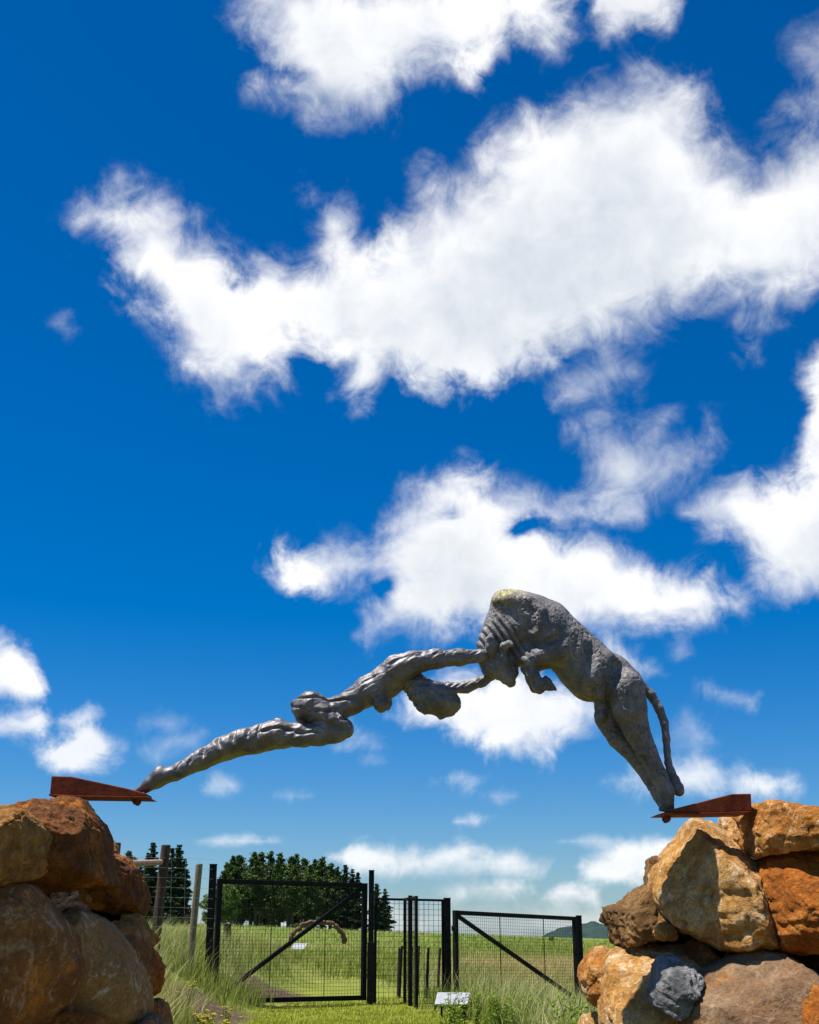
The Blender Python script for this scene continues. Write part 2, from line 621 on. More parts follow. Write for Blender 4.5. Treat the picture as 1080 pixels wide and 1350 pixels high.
m, nt, b = newmat('meadow')
tc = N(nt, 'ShaderNodeTexCoord')
oc = tc.outputs['Object']
mp = N(nt, 'ShaderNodeMapping')
mp.inputs['Scale'].default_value = (0.5, 0.16, 0.5)
nt.links.new(oc, mp.inputs[0])
big = noise(nt, mp.outputs[0], 0.35, 5, 0.6, 0.4)
med = noise(nt, oc, 1.4, 6, 0.65)
fin = noise(nt, oc, 26, 4, 0.7)
tall = ramp(nt, big, [(0.30, (0.08, 0.15, 0.008)), (0.5, (0.14, 0.20, 0.015)), (0.7, (0.24, 0.26, 0.04))])
tall = mixc(nt, 0.5, tall, ramp(nt, med, [(0.35, (0.07, 0.13, 0.012)), (0.65, (0.30, 0.31, 0.07))]))
mw = ramp(nt, med, [(0.3, (0.15, 0.19, 0.012)), (0.7, (0.33, 0.34, 0.035))])
at1 = N(nt, 'ShaderNodeAttribute', attribute_name='mown')
at2 = N(nt, 'ShaderNodeAttribute', attribute_name='soil')
at3 = N(nt, 'ShaderNodeAttribute', attribute_name='straw')
tall = mixc(nt, math_(nt, 'MULTIPLY', at3.outputs['Fac'], .85), tall, ramp(nt, med, [(0.3, (0.26, 0.20, 0.06)), (0.7, (0.46, 0.38, 0.15))]))
c = mixc(nt, at1.outputs['Fac'], tall, mw)
so = ramp(nt, noise(nt, oc, 9, 7, 0.75), [(0.36, (0.035, 0.022, 0.012)), (0.52, (0.12, 0.075, 0.04)), (0.68, (0.27, 0.18, 0.10))])
c = mixc(nt, at2.outputs['Fac'], c, so)
c = mixc(nt, 0.55, c, mixc(nt, 1.0, c, ramp(nt, fin, [(0.3, (0.35, 0.35, 0.35)), (0.7, (1.5, 1.5, 1.5))]), 'MULTIPLY'))
nt.links.new(c, b.inputs['Base Color'])
b.inputs['Roughness'].default_value = 0.95
bump(nt, b, fin, 0.8, 0.06)
ground = tag(link_mesh('ground', gme, m), kind='structure')

# far hills, wooded
def build_hill():
    m, nt, b = newmat('wooded_hill')
    oc = objcoord(nt, False)
    n = noise(nt, oc, 0.03, 6, 0.7)
    nt.links.new(ramp(nt, n, [(0.35, (0.010, 0.026, 0.026)), (0.6, (0.026, 0.052, 0.042)), (0.75, (0.05, 0.085, 0.055))]), b.inputs['Base Color'])
    b.inputs['Roughness'].default_value = 1
    xs = np.linspace(80, 1700, 300)
    ys = np.linspace(1350, 1950, 50)
    X, Y = np.meshgrid(xs, ys, indexing='ij')
    prof = 40 * sstep(95, 215, X) + 3 * np.sin(X / 28) * sstep(200, 260, X) + 10 * sstep(420, 900, X)
    q = np.stack([X.ravel() / 16, Y.ravel() / 16, 0 * X.ravel()], 1)
    Z = -42 + prof * 1.25 * np.sin(np.pi * (Y - 1350) / 600) ** 0.7 + 6.0 * fbm(q, 4, gain=.65).reshape(X.shape)
    V = np.stack([X, Y, Z], -1).reshape(-1, 3)
    gi = np.arange(len(xs) * len(ys)).reshape(len(xs), len(ys))
    F = np.stack([gi[:-1, :-1], gi[1:, :-1], gi[1:, 1:], gi[:-1, 1:]], -1).reshape(-1, 4)
    tag(link_mesh('hill', mesh_np('hill', V, F, True), m), kind='structure')


build_hill()

# ================================================================== BOULDERS
def ico(sub):
    bm = bmesh.new()
    bmesh.ops.create_icosphere(bm, subdivisions=sub, radius=1)
    V = np.array([v.co[:] for v in bm.verts])
    F = np.array([[v.index for v in f.verts] for f in bm.faces])
    bm.free()
    return V, F


ICO_V, ICO_F = ico(6)


def rockmat(name, c_main, c_alt, c_dark, pale=(0.62, 0.52, 0.36), alt_amt=0.5, pale_amt=0.35, dark_amt=0.5, lichen=(0.75, 0.27, 0.02), lichen_amt=0.15, rough=1.0):
    m, nt, b = newmat(name)
    oc = objcoord(nt)
    big = noise(nt, oc, 2.6, 6, 0.62, 0.5)
    med = noise(nt, oc, 7.5, 8, 0.68, 0.4)
    fin = noise(nt, oc, 42, 6, 0.7)
    vein = noise(nt, oc, 3.6, 7, 0.6, 1.6)
    c = mixc(nt, ramp(nt, big, [(0.5 - .22 * alt_amt - .05, (0, 0, 0)), (0.66 - .22 * alt_amt, (1, 1, 1))]), c_main, c_alt)
    c = mixc(nt, math_(nt, 'MULTIPLY', ramp(nt, med, [(0.42, (1, 1, 1)), (0.58, (0, 0, 0))]), dark_amt), c, c_dark)
    # lichen / iron stain
    li = noise(nt, oc, 4.2, 8, 0.72, 0.3)
    c = mixc(nt, math_(nt, 'MULTIPLY', ramp(nt, li, [(0.56, (0, 0, 0)), (0.64, (1, 1, 1))]), min(1, lichen_amt * 3)), c, lichen)
    # pale scratches and veins
    v = math_(nt, 'ABSOLUTE', math_(nt, 'SUBTRACT', vein, 0.5))
    v = ramp(nt, v, [(0.0, (1, 1, 1)), (0.022, (0, 0, 0))])
    v = math_(nt, 'MULTIPLY', v, ramp(nt, med, [(0.45, (0, 0, 0)), (0.6, (1, 1, 1))]))
    c = mixc(nt, math_(nt, 'MULTIPLY', v, pale_amt), c, pale)
    c = mixc(nt, math_(nt, 'MULTIPLY', ramp(nt, noise(nt, oc, 5.5, 5, 0.6, 0.8), [(0.58, (0, 0, 0)), (0.72, (1, 1, 1))]), pale_amt * .8), c, pale)
    # grain
    c = mixc(nt, 0.75, c, mixc(nt, 1.0, c, ramp(nt, fin, [(0.28, (0.4, 0.38, 0.36)), (0.5, (1, 1, 1)), (0.72, (1.45, 1.42, 1.35))]), 'MULTIPLY'))
    nt.links.new(c, b.inputs['Base Color'])
    b.inputs['Roughness'].default_value = 0.88
    b.inputs['Specular IOR Level'].default_value = 0.25
    hgt = math_(nt, 'ADD', math_(nt, 'MULTIPLY', med, 1.2), math_(nt, 'MULTIPLY', fin, 0.5))
    bump(nt, b, hgt, 1.0 * rough, 0.045)
    return m


def boulder(label, poly, Y, depth, mat, seed, group, box=0.72, lump=0.05, rough=0.014, facets=5, name='boulder', front=0.0, shear=0.0, batter=0.0):
    """a stone whose outline is given in photo pixels on the plane y = Y; depth = half thickness in metres"""
    rs = np.random.RandomState(seed)
    pts = PV([p[0] for p in poly], [p[1] for p in poly], Y)
    c = (pts.max(0) + pts.min(0)) / 2
    # area centroid
    xs, zs = pts[:, 0], pts[:, 2]
    cr = xs * np.roll(zs, -1) - np.roll(xs, -1) * zs
    ar = cr.sum() / 2
    c[0] = ((xs + np.roll(xs, -1)) * cr).sum() / (6 * ar)
    c[2] = ((zs + np.roll(zs, -1)) * cr).sum() / (6 * ar)
    rel = pts[:, [0, 2]] - c[[0, 2]]
    # polar radius table
    ang = np.linspace(-np.pi, np.pi, 361)
    rad = np.zeros(361)
    nx = np.roll(rel, -1, axis=0)
    for k, a in enumerate(ang):
        dx, dz = math.cos(a), math.sin(a)
        best = 0
        for (x0, z0), (x1, z1) in zip(rel, nx):
            ex, ez = x1 - x0, z1 - z0
            den = dx * ez - dz * ex
            if abs(den) < 1e-12:
                continue
            t = (x0 * ez - z0 * ex) / den
            s = (x0 * dz - z0 * dx) / den
            if t > 0 and -1e-6 <= s <= 1 + 1e-6:
                best = max(best, t)
        rad[k] = best
    kern = np.exp(-np.linspace(-2, 2, 13) ** 2)
    kern /= kern.sum()
    rad = np.convolve(np.concatenate([rad[-7:-1], rad, rad[1:7]]), kern, 'valid')
    d = ICO_V
    r2 = np.hypot(d[:, 0], d[:, 2])
    phi = np.arctan2(d[:, 2], d[:, 0])
    rr = np.interp(phi, ang, rad)
    mean_r = rad.mean()
    s = r2 ** box
    wdep = np.sign(d[:, 1]) * np.abs(d[:, 1]) ** (box + .08)
    # seen from the side the stone is uneven as well
    off = 0.22 * np.sin(phi * 2 + rs.rand() * 6) + 0.15 * np.sin(phi * 3 + rs.rand() * 6)
    V = np.stack([np.cos(phi) * rr * s, depth * wdep * (1 + off * r2), np.sin(phi) * rr * s], 1)
    nrm = V / np.array((mean_r ** 2, depth ** 2, mean_r ** 2))
    nrm /= np.linalg.norm(nrm, axis=1)[:, None]
    # flat facets as on quarried stone: facing the path and the sky
    for k in range(facets):
        n = np.array((rs.normal() * .8, -abs(rs.normal()) - .15, rs.normal() * .7))
        n /= np.linalg.norm(n)
        h = V @ n
        lim = np.quantile(h, rs.uniform(0.86, 0.95))
        ex = np.clip(h - lim, 0, None)
        V = V - (ex * 0.82)[:, None] * n
    q = V / 0.34 + rs.rand(3) * 60
    warp = np.stack([fbm(q + 11, 2), fbm(q + 31, 2), fbm(q + 51, 2)], 1)
    inner = 0.35 + 0.65 * np.clip(np.abs(d[:, 1]) * 2.2, 0, 1)
    dis = lump * fbm(q * .9 + warp * .4, 3) * inner
    rid = 1 - np.abs(fbm(q * 2.3 + warp, 3)) * 2
    dis += rough * 1.5 * (rid - .6) + rough * fbm(q * 7, 4, gain=.6)
    # a few cracks
    crk = np.abs(fbm(q * 1.1 + 77, 2))
    dis -= 0.02 * sstep(0.03, 0.0, crk) * sstep(-.1, .25, fbm(q * .8 + 5, 2))
    V = V + nrm * dis[:, None]
    V[:, 1] -= front
    V[:, 1] += shear * V[:, 0] + batter * V[:, 2]
    me = mesh_np(name, V, ICO_F, smooth=True)
    o = link_mesh(name, me, mat, loc=tuple(c))
    tag(o, label, 'boulder', group)
    return o


ML = {
 'rust':   rockmat('rust_brown_stone', (0.37, 0.13, 0.022), (0.21, 0.075, 0.018), (0.075, 0.028, 0.010), (0.46, 0.25, 0.10), .6, .25, .6, (0.62, 0.20, 0.015), .22),
 'brown':  rockmat('smooth_brown_stone', (0.36, 0.155, 0.04), (0.25, 0.095, 0.024), (0.11, 0.045, 0.016), (0.62, 0.44, 0.27), .5, .8, .4, (0.66, 0.22, 0.02), .16, .6),
 'olive':  rockmat('olive_grey_stone', (0.37, 0.24, 0.10), (0.29, 0.165, 0.06), (0.36, 0.145, 0.03), (0.72, 0.58, 0.42), .5, .85, .5, (0.42, 0.15, 0.02), .1, .5),
 'tan':    rockmat('pale_tan_stone', (0.52, 0.30, 0.11), (0.40, 0.19, 0.045), (0.16, 0.065, 0.016), (0.68, 0.54, 0.33), .5, .4, .55, (0.60, 0.20, 0.015), .2),
 'ochre':  rockmat('ochre_stone', (0.66, 0.34, 0.09), (0.46, 0.17, 0.022), (0.20, 0.07, 0.014), (0.80, 0.64, 0.42), .5, .7, .6, (0.72, 0.26, 0.015), .2),
 'orange': rockmat('orange_stone', (0.62, 0.215, 0.018), (0.50, 0.135, 0.010), (0.13, 0.045, 0.010), (0.70, 0.47, 0.20), .5, .35, .5, (0.82, 0.36, 0.03), .15, 1.2),
 'buff':   rockmat('buff_stone', (0.70, 0.45, 0.19), (0.60, 0.29, 0.06), (0.24, 0.10, 0.025), (0.84, 0.73, 0.54), .5, .8, .62, (0.66, 0.26, 0.02), .15),
 'mauve':  rockmat('brownish_grey_stone', (0.30, 0.19, 0.105), (0.23, 0.125, 0.06), (0.10, 0.055, 0.03), (0.55, 0.40, 0.24), .5, .45, .35, (0.46, 0.20, 0.04), .14, .8),
 'grey':   rockmat('broken_grey_stone', (0.40, 0.40, 0.385), (0.24, 0.245, 0.25), (0.07, 0.07, 0.07), (0.62, 0.61, 0.57), .5, .4, .6, (0.5, 0.24, 0.05), .08, 1.3),
 'strata': rockmat('layered_stone', (0.40, 0.235, 0.085), (0.27, 0.13, 0.035), (0.10, 0.05, 0.018), (0.60, 0.46, 0.28), .5, .3, .6, (0.55, 0.2, 0.02), .12, 1.3),
 'shadow': rockmat('shade_painted_core_stone', (0.05, 0.032, 0.018), (0.035, 0.022, 0.012), (0.015, 0.01, 0.006), (0.08, 0.06, 0.04), .5, .2, .5, (0.3, 0.1, 0.01), .1),  # near-black albedo: the shade of the wall gaps is put into the colour
}


def zl(pts):
    return [(x / 3.858, 1000 + y / 3.857) for x, y in pts]


def zr(pts):
    return [(740 + x / 3.176, 1000 + y / 3.176) for x, y in pts]


GL = "boulders stacked in the wall below the woman's feet"
GR = "boulders stacked in the wall below the bull's hooves"
left_rocks = [
 ('pale tan rounded boulder lying beside the rusty one that carries the bracket', [(-240,300),(-120,262),(0,248),(60,250),(110,262),(155,292),(200,350),(232,410),(248,470),(235,520),(200,560),(150,590),(90,620),(40,650),(-40,672),(-200,640),(-260,460)], 7.55, .40, 'tan', 11, dict(facets=4)),
 ('rust brown boulder carrying the steel bracket under the woman\'s feet', [(90,270),(150,245),(215,222),(290,205),(370,200),(412,215),(442,260),(480,318),(502,370),(515,420),(517,500),(520,570),(552,640),(480,652),(400,658),(300,668),(200,682),(120,640),(80,520)], 8.2, .5, 'rust', 12, dict(facets=6)),
 ('narrow tan boulder wedged behind the rusty bracket boulder', [(480,380),(505,366),(540,375),(575,410),(590,470),(600,560),(590,680),(540,760),(480,772),(440,700),(440,500)], 8.85, .32, 'tan', 13, {}),
 ('dark rust boulder with rough orange top at the end of the woman\'s wall', [(560,520),(592,488),(640,500),(690,560),(712,640),(716,720),(692,790),(640,803),(560,785),(500,772),(480,700),(510,600)], 8.95, .36, 'rust', 14, {}),
 ('large smooth brown slab boulder with pale scratches beneath the tan one', [(-240,760),(-120,720),(0,690),(60,650),(120,628),(160,645),(200,700),(260,780),(310,850),(340,950),(360,1040),(358,1110),(340,1180),(300,1270),(220,1345),(120,1420),(-60,1440),(-220,1300)], 7.7, .42, 'brown', 15, dict(facets=3, rough=.007, lump=.035)),
 ('large olive grey boulder streaked with pale scratches', [(215,745),(330,728),(400,745),(480,785),(540,830),(590,890),(640,960),(690,1080),(715,1180),(718,1260),(705,1360),(600,1480),(400,1520),(260,1480),(200,1380),(190,1000)], 8.42, .40, 'olive', 16, dict(batter=-.3, facets=3, rough=.007, lump=.035)),
 ('tall tan brown boulder pressed against the olive grey one', [(500,850),(540,825),(600,810),(660,815),(700,860),(740,960),(768,1060),(766,1130),(742,1215),(700,1280),(600,1300),(540,1100)], 8.85, .36, 'brown', 17, dict(facets=4)),
 ('ragged tan stone chip under the dark rust boulder', [(640,790),(700,785),(732,830),(768,912),(748,970),(690,980),(640,900)], 9.1, .26, 'tan', 18, {}),
 ('small dark red stone with orange lichen cap beside the grass', [(735,985),(760,975),(792,976),(802,1010),(822,1080),(822,1140),(800,1185),(750,1218),(720,1190),(715,1080)], 9.1, .24, 'orange', 19, {}),
 ('brown block at the foot of the wall below the red stone', [(690,1235),(720,1225),(780,1216),(825,1230),(840,1280),(848,1400),(846,1700),(760,1800),(640,1760),(620,1400)], 9.15, .34, 'brown', 20, {}),
 ('small pinkish pale stone at the foot of the wall', [(690,1305),(725,1297),(765,1294),(800,1310),(812,1350),(800,1480),(760,1560),(690,1520),(670,1400)], 8.6, .26, 'mauve', 21, {}),
 ('rusty stone with orange lichen under the smooth brown slab', [(190,1380),(235,1345),(275,1310),(335,1285),(405,1300),(485,1345),(540,1480),(520,1800),(400,1900),(120,1900),(60,1650),(100,1450)], 7.95, .40, 'orange', 22, {}),
 ('stone with shade painted in, filling the gap behind the olive grey boulder', [(20,640),(300,600),(520,620),(640,760),(650,1100),(620,1700),(300,1800),(120,1500),(100,900)], 9.15, .36, 'shadow', 23, {}),
 ('added stone with shade painted in, blocking sun behind the pale tan boulder', [(-620,330),(-300,270),(0,280),(160,330),(280,520),(340,700),(300,900),(200,1300),(-200,1500),(-620,1200)], 8.85, .5, 'shadow', 25, {}),  # added and enlarged to keep the sun off the stones in front
 ('low brown stone buried under the smooth brown slab', [(-260,1380),(-100,1340),(60,1330),(180,1400),(220,1600),(200,1850),(0,1930),(-240,1880),(-300,1600)], 7.9, .45, 'brown', 24, {}),
]
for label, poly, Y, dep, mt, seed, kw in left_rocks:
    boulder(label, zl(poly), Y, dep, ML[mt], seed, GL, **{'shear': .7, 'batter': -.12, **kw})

right_rocks = [
 ('ochre boulder with pale top and grey chip, highest on the bull\'s wall', [(788,205),(810,186),(860,173),(920,172),(980,190),(1040,215),(1110,235),(1190,300),(1180,360),(1100,392),(1050,388),(960,383),(880,398),(820,417),(796,402),(784,310)], 0.00, .40, 'ochre', 31, dict(facets=6)),
 ('big tall ochre boulder carrying the steel bracket under the bull', [(468,395),(515,338),(550,275),(590,226),(645,206),(712,208),(755,240),(765,350),(765,410),(812,460),(842,510),(850,600),(872,700),(892,780),(820,802),(750,792),(700,812),(640,802),(560,752),(500,722),(450,660),(415,600),(404,530),(418,470)], 0.00, .48, 'buff', 32, dict(facets=5, lump=.06)),
 ('tan stone wedged between the bracket boulder and the topmost boulder', [(690,240),(725,238),(765,256),(797,285),(800,400),(765,415),(720,380),(690,310)], 0.25, .25, 'buff', 33, {}),
 ('rough bright orange boulder under the topmost ochre boulder', [(880,420),(960,385),(1040,378),(1110,370),(1210,450),(1240,640),(1200,800),(1000,815),(920,803),(890,740),(860,650),(841,580),(849,490)], -0.02, .44, 'orange', 34, dict(rough=.02)),
 ('small brown stone with flat grey top perched on the layered stone', [(374,420),(400,408),(472,412),(468,442),(440,500),(425,560),(395,560),(364,522),(367,470)], 0.10, .18, 'strata', 35, dict(box=.6)),
 ('layered brown stone jutting out over the grass', [(193,655),(205,630),(260,605),(310,570),(350,530),(392,520),(420,560),(440,620),(425,690),(390,748),(330,762),(280,782),(230,782),(209,752),(222,708),(194,692)], 0.00, .34, 'strata', 36, dict(facets=7, rough=.022, box=.62)),
 ('small bright orange stone chocked under the layered stone', [(390,672),(432,660),(452,690),(472,752),(400,753),(374,716)], -0.18, .12, 'ochre', 37, dict(facets=6, box=.6)),
 ('large buff orange boulder with pale crust at the foot of the bull\'s wall', [(240,808),(330,762),(400,750),(470,763),(540,772),(575,830),(590,880),(600,930),(580,1000),(540,1080),(520,1200),(500,1450),(380,1500),(220,1450),(186,1250),(188,1060),(203,940),(213,860)], -0.22, .44, 'buff', 38, dict(facets=4)),
 ('broken grey blue angular stone leaning on the buff boulder', [(428,832),(482,824),(540,858),(600,888),(618,916),(575,960),(555,1010),(520,1080),(470,1090),(385,1035),(382,975),(408,930),(412,870)], -0.58, .20, 'grey', 39, dict(facets=10, rough=.012, lump=.03, box=.5)),
 ('rounded orange brown stone beside the leafy weeds', [(88,930),(110,870),(160,800),(200,785),(240,785),(262,830),(250,950),(230,1065),(190,1062),(150,1040),(100,990)], 0.00, .28, 'ochre', 40, {}),
 ('low pale stone half hidden by weeds below the rounded orange one', [(106,1085),(150,1072),(220,1070),(260,1150),(260,1420),(180,1470),(90,1430),(80,1200)], 0.00, .28, 'buff', 41, {}),
 ('big round mauve brown boulder spotted with pale lichen', [(545,975),(580,940),(650,900),(720,850),(800,815),(870,803),(930,818),(1000,868),(1060,920),(1090,1000),(1090,1200),(1040,1450),(860,1520),(600,1500),(500,1300),(508,1130),(522,1040)], -0.36, .46, 'mauve', 42, dict(facets=3, rough=.010)),
 ('bright orange boulder against the round mauve brown one', [(985,965),(1040,925),(1100,900),(1200,890),(1300,1000),(1300,1350),(1180,1480),(1060,1420),(1010,1250),(985,1060)], -0.34, .38, 'orange', 43, dict(rough=.02)),
 ('small rusty stone packed between the grey stone and the tall ochre boulder', [(542,785),(570,768),(612,800),(655,840),(664,872),(622,904),(580,864),(544,842)], -0.10, .14, 'rust', 44, {}),
 ('small tan chip packed under the tall ochre boulder', [(690,832),(715,818),(762,828),(772,848),(740,872),(696,868)], -0.10, .12, 'ochre', 45, dict(facets=7)),
 ('small pale chip packed under the bright orange boulder', [(766,800),(800,790),(842,800),(830,832),(786,840)], -0.10, .12, 'buff', 46, dict(facets=7)),
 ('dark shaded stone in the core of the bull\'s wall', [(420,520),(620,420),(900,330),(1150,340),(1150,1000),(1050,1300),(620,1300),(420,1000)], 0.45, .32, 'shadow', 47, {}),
]
for label, poly, Y, dep, mt, seed, kw in right_rocks:
    q = zr(poly)
    pc = sum(min(p[0], 1110) for p in q) / len(q)
    boulder(label, q, 8.80 - (pc - 925) * .0052 * .85 + Y, dep, ML[mt], seed, GR, shear=-.8, batter=.55, **kw)

# ================================================================== SCULPTURE
SY = 8.5                                     # its plane
PXM = SY / FPX / math.cos(PITCH) * 1.0       # metres per photo pixel there (about)


class SDF:
    def __init__(self, lo, hi, h):
        self.lo, self.h = np.array(lo, float), h
        self.n = [int((b - a) / h) + 1 for a, b in zip(lo, hi)]
        self.ax = [lo[i] + h * np.arange(self.n[i]) for i in range(3)]
        self.d = np.full(self.n, 60.0, np.float32)

    def cone(self, a, b, k=4.0, ws=1.0, sub=False):
        """a, b = (u, v, w, r); ws stretches the section along depth"""
        a, b = np.array(a, float), np.array(b, float)
        m = max(a[3], b[3]) * max(ws, 1) + k + 8
        sl = []
        for i in range(3):
            lo = min(a[i], b[i]) - m
            hi = max(a[i], b[i]) + m
            i0 = max(0, int((lo - self.lo[i]) / self.h))
            i1 = min(self.n[i], int((hi - self.lo[i]) / self.h) + 2)
            if i1 <= i0:
                return
            sl.append(slice(i0, i1))
        U = self.ax[0][sl[0]][:, None, None]
        Vv = self.ax[1][sl[1]][None, :, None]
        W = self.ax[2][sl[2]][None, None, :]
        ab = b[:3] - a[:3]
        ab2 = ab.copy()
        ab2[2] /= ws
        L = max(1e-6, (ab2 ** 2).sum())
        pu, pv, pw = U - a[0], Vv - a[1], (W - a[2]) / ws
        t = np.clip((pu * ab2[0] + pv * ab2[1] + pw * ab2[2]) / L, 0, 1)
        d = np.sqrt((pu - t * ab2[0]) ** 2 + (pv - t * ab2[1]) ** 2 + (pw - t * ab2[2]) ** 2) - (a[3] + t * (b[3] - a[3]))
        cur = self.d[sl[0], sl[1], sl[2]]
        if sub:
            hh = np.clip(0.5 - 0.5 * (cur + d) / k, 0, 1)
            new = cur * (1 - hh) - d * hh + k * hh * (1 - hh)
        else:
            hh = np.clip(0.5 + 0.5 * (cur - d) / k, 0, 1)
            new = cur * (1 - hh) + d * hh - k * hh * (1 - hh)
        self.d[sl[0], sl[1], sl[2]] = new

    def chain(self, pts, k=4.0, ws=1.0):
        for a, b in zip(pts[:-1], pts[1:]):
            self.cone(a, b, k, ws)

    def mesh(self):
        d = self.d
        ins = d < 0
        nx, ny, nz = d.shape
        cnt = np.zeros((nx - 1, ny - 1, nz - 1), np.int8)
        for a in (0, 1):
            for b in (0, 1):
                for c in (0, 1):
                    cnt += ins[a:nx - 1 + a, b:ny - 1 + b, c:nz - 1 + c]
        act = (cnt > 0) & (cnt < 8)
        ci = np.argwhere(act)
        vid = np.full(act.shape, -1, np.int32)
        vid[act] = np.arange(len(ci))
        acc = np.zeros((len(ci), 3))
        num = np.zeros(len(ci))
        cor = [(a, b, c) for a in (0, 1) for b in (0, 1) for c in (0, 1)]
        for i, p in enumerate(cor):
            for j, q in enumerate(cor):
                if j > i and sum(abs(p[k] - q[k]) for k in range(3)) == 1:
                    da = d[ci[:, 0] + p[0], ci[:, 1] + p[1], ci[:, 2] + p[2]]
                    db = d[ci[:, 0] + q[0], ci[:, 1] + q[1], ci[:, 2] + q[2]]
                    mk = (da < 0) != (db < 0)
                    t = np.where(mk, da / np.where(mk, da - db, 1), 0)
                    pos = np.array(p) + t[:, None] * (np.array(q) - np.array(p))
                    acc += np.where(mk[:, None], pos, 0)
                    num += mk
        V = (ci + acc / num[:, None]) * self.h + self.lo
        F = []
        for axn in range(3):
            o1, o2 = [k for k in range(3) if k != axn]
            s0 = [slice(None)] * 3
            s1 = [slice(None)] * 3
            s0[axn] = slice(0, -1)
            s1[axn] = slice(1, None)
            ch = ins[tuple(s0)] != ins[tuple(s1)]
            e = np.argwhere(ch)
            ok = (e[:, o1] > 0) & (e[:, o2] > 0) & (e[:, o1] < d.shape[o1] - 1) & (e[:, o2] < d.shape[o2] - 1)
            e = e[ok]
            def cell(da, db):
                c = e.copy()
                c[:, o1] -= da
                c[:, o2] -= db
                return vid[c[:, 0], c[:, 1], c[:, 2]]
            q = np.stack([cell(1, 1), cell(0, 1), cell(0, 0), cell(1, 0)], 1)
            fl = ins[e[:, 0], e[:, 1], e[:, 2]]
            if axn == 1:
                fl = ~fl
            q[~fl] = q[~fl][:, ::-1]
            F.append(q)
        return V, np.concatenate(F)


def vnormals(V, F):
    a = V[F[:, 2]] - V[F[:, 0]]
    b = V[F[:, 3]] - V[F[:, 1]]
    n = np.cross(a, b)
    out = np.zeros_like(V)
    for k in range(4):
        np.add.at(out, F[:, k], n)
    return out / np.maximum(1e-9, np.linalg.norm(out, axis=1))[:, None]


def to_world(V):
    """photo-plane units -> metres on the sculpture's plane"""
    w = PV(V[:, 0], V[:, 1], SY)
    w[:, 1] += V[:, 2] * PXM
    return w


def sculpt(sdf, name, mat, parent, disp=None, under=None):
    V, F = sdf.mesh()
    n = vnormals(V, F)
    # SDF grows outwards: make the normals point out
    gi = np.clip(((V + n * 2 - sdf.lo) / sdf.h).astype(int), 0, np.array(sdf.d.shape) - 1)
    if np.median(sdf.d[gi[:, 0], gi[:, 1], gi[:, 2]]) < 0:
        n = -n
        F = F[:, ::-1]
    if disp is not None:
        V = V + n * disp(V, n)[:, None]
    Wd = to_world(V)
    org = np.array(parent.location)
    me = mesh_np(name, Wd - org, F, smooth=True)
    o = link_mesh(name, me, mat, under or parent)
    return o


def bronze(name, cracks=1.0, lichen=False, k=1.0):
    m, nt, b = newmat(name)
    tc = N(nt, 'ShaderNodeTexCoord')
    oc = tc.outputs['Object']
    n1 = noise(nt, oc, 7, 6, 0.6, 0.3)
    n2 = noise(nt, oc, 38, 6, 0.7, 0.2)
    vo = N(nt, 'ShaderNodeTexVoronoi', feature='DISTANCE_TO_EDGE')
    vo.inputs['Scale'].default_value = 24
    wv = N(nt, 'ShaderNodeVectorMath', operation='MULTIPLY_ADD')
    nt.links.new(n2, wv.inputs[0])
    wv.inputs[1].default_value = (.05, .05, .05)
    nt.links.new(oc, wv.inputs[2])
    nt.links.new(wv.outputs[0], vo.inputs['Vector'])
    c = ramp(nt, n1, [(0.3, (0.085 * k, 0.08 * k, 0.082 * k)), (0.55, (0.17 * k, 0.158 * k, 0.158 * k)), (0.75, (0.28 * k, 0.258 * k, 0.256 * k))])
    c = mixc(nt, 0.3 + .05 * cracks, c, mixc(nt, 1.0, c, ramp(nt, n2, [(0.3, (0.45, 0.45, 0.45)), (0.7, (1.4, 1.36, 1.34))]), 'MULTIPLY'))
    if lichen:
        geo = N(nt, 'ShaderNodeNewGeometry')
        lp = P(667, 786, SY)
        dv = N(nt, 'ShaderNodeVectorMath', operation='DISTANCE')
        nt.links.new(geo.outputs['Position'], dv.inputs[0])
        dv.inputs[1].default_value = (lp.x, lp.y - .09, lp.z + .02)
        fall = N(nt, 'ShaderNodeMapRange')
        nt.links.new(dv.outputs['Value'], fall.inputs[0])
        fall.inputs[1].default_value = 0.18
        fall.inputs[2].default_value = 0.03
        k = math_(nt, 'MULTIPLY', fall.outputs[0], ramp(nt, n2, [(0.42, (0, 0, 0)), (0.56, (1, 1, 1))]), clamp=True)
        c = mixc(nt, k, c, (0.52, 0.46, 0.12))
    nt.links.new(c, b.inputs['Base Color'])
    b.inputs['Metallic'].default_value = 0.35 - .15 * cracks
    b.inputs['Roughness'].default_value = 0.47 + .11 * cracks
    b.inputs['Specular IOR Level'].default_value = 0.4
    ck = ramp(nt, vo.outputs['Distance'], [(0.0, (0, 0, 0)), (0.1, (1, 1, 1))])
    h = math_(nt, 'ADD', math_(nt, 'MULTIPLY', n2, 1.0 - .35 * cracks), math_(nt, 'MULTIPLY', ck, 0.5 * cracks))
    bump(nt, b, h, 0.3 + 0.3 * cracks, 0.010)
    return m


BR_W = bronze('bronze_drapery', 0.1, False, 1.1)
BR_B = bronze('bronze_cracked_hide', 1.0, True, 1.25)

sc_loc = P(540, 1060, SY)
sculp = empty('bronze_sculpture', (sc_loc.x, SY, sc_loc.z))
tag(sculp, 'dark bronze sculpture of a stretched woman gripping the head of a leaping bull', 'sculpture')

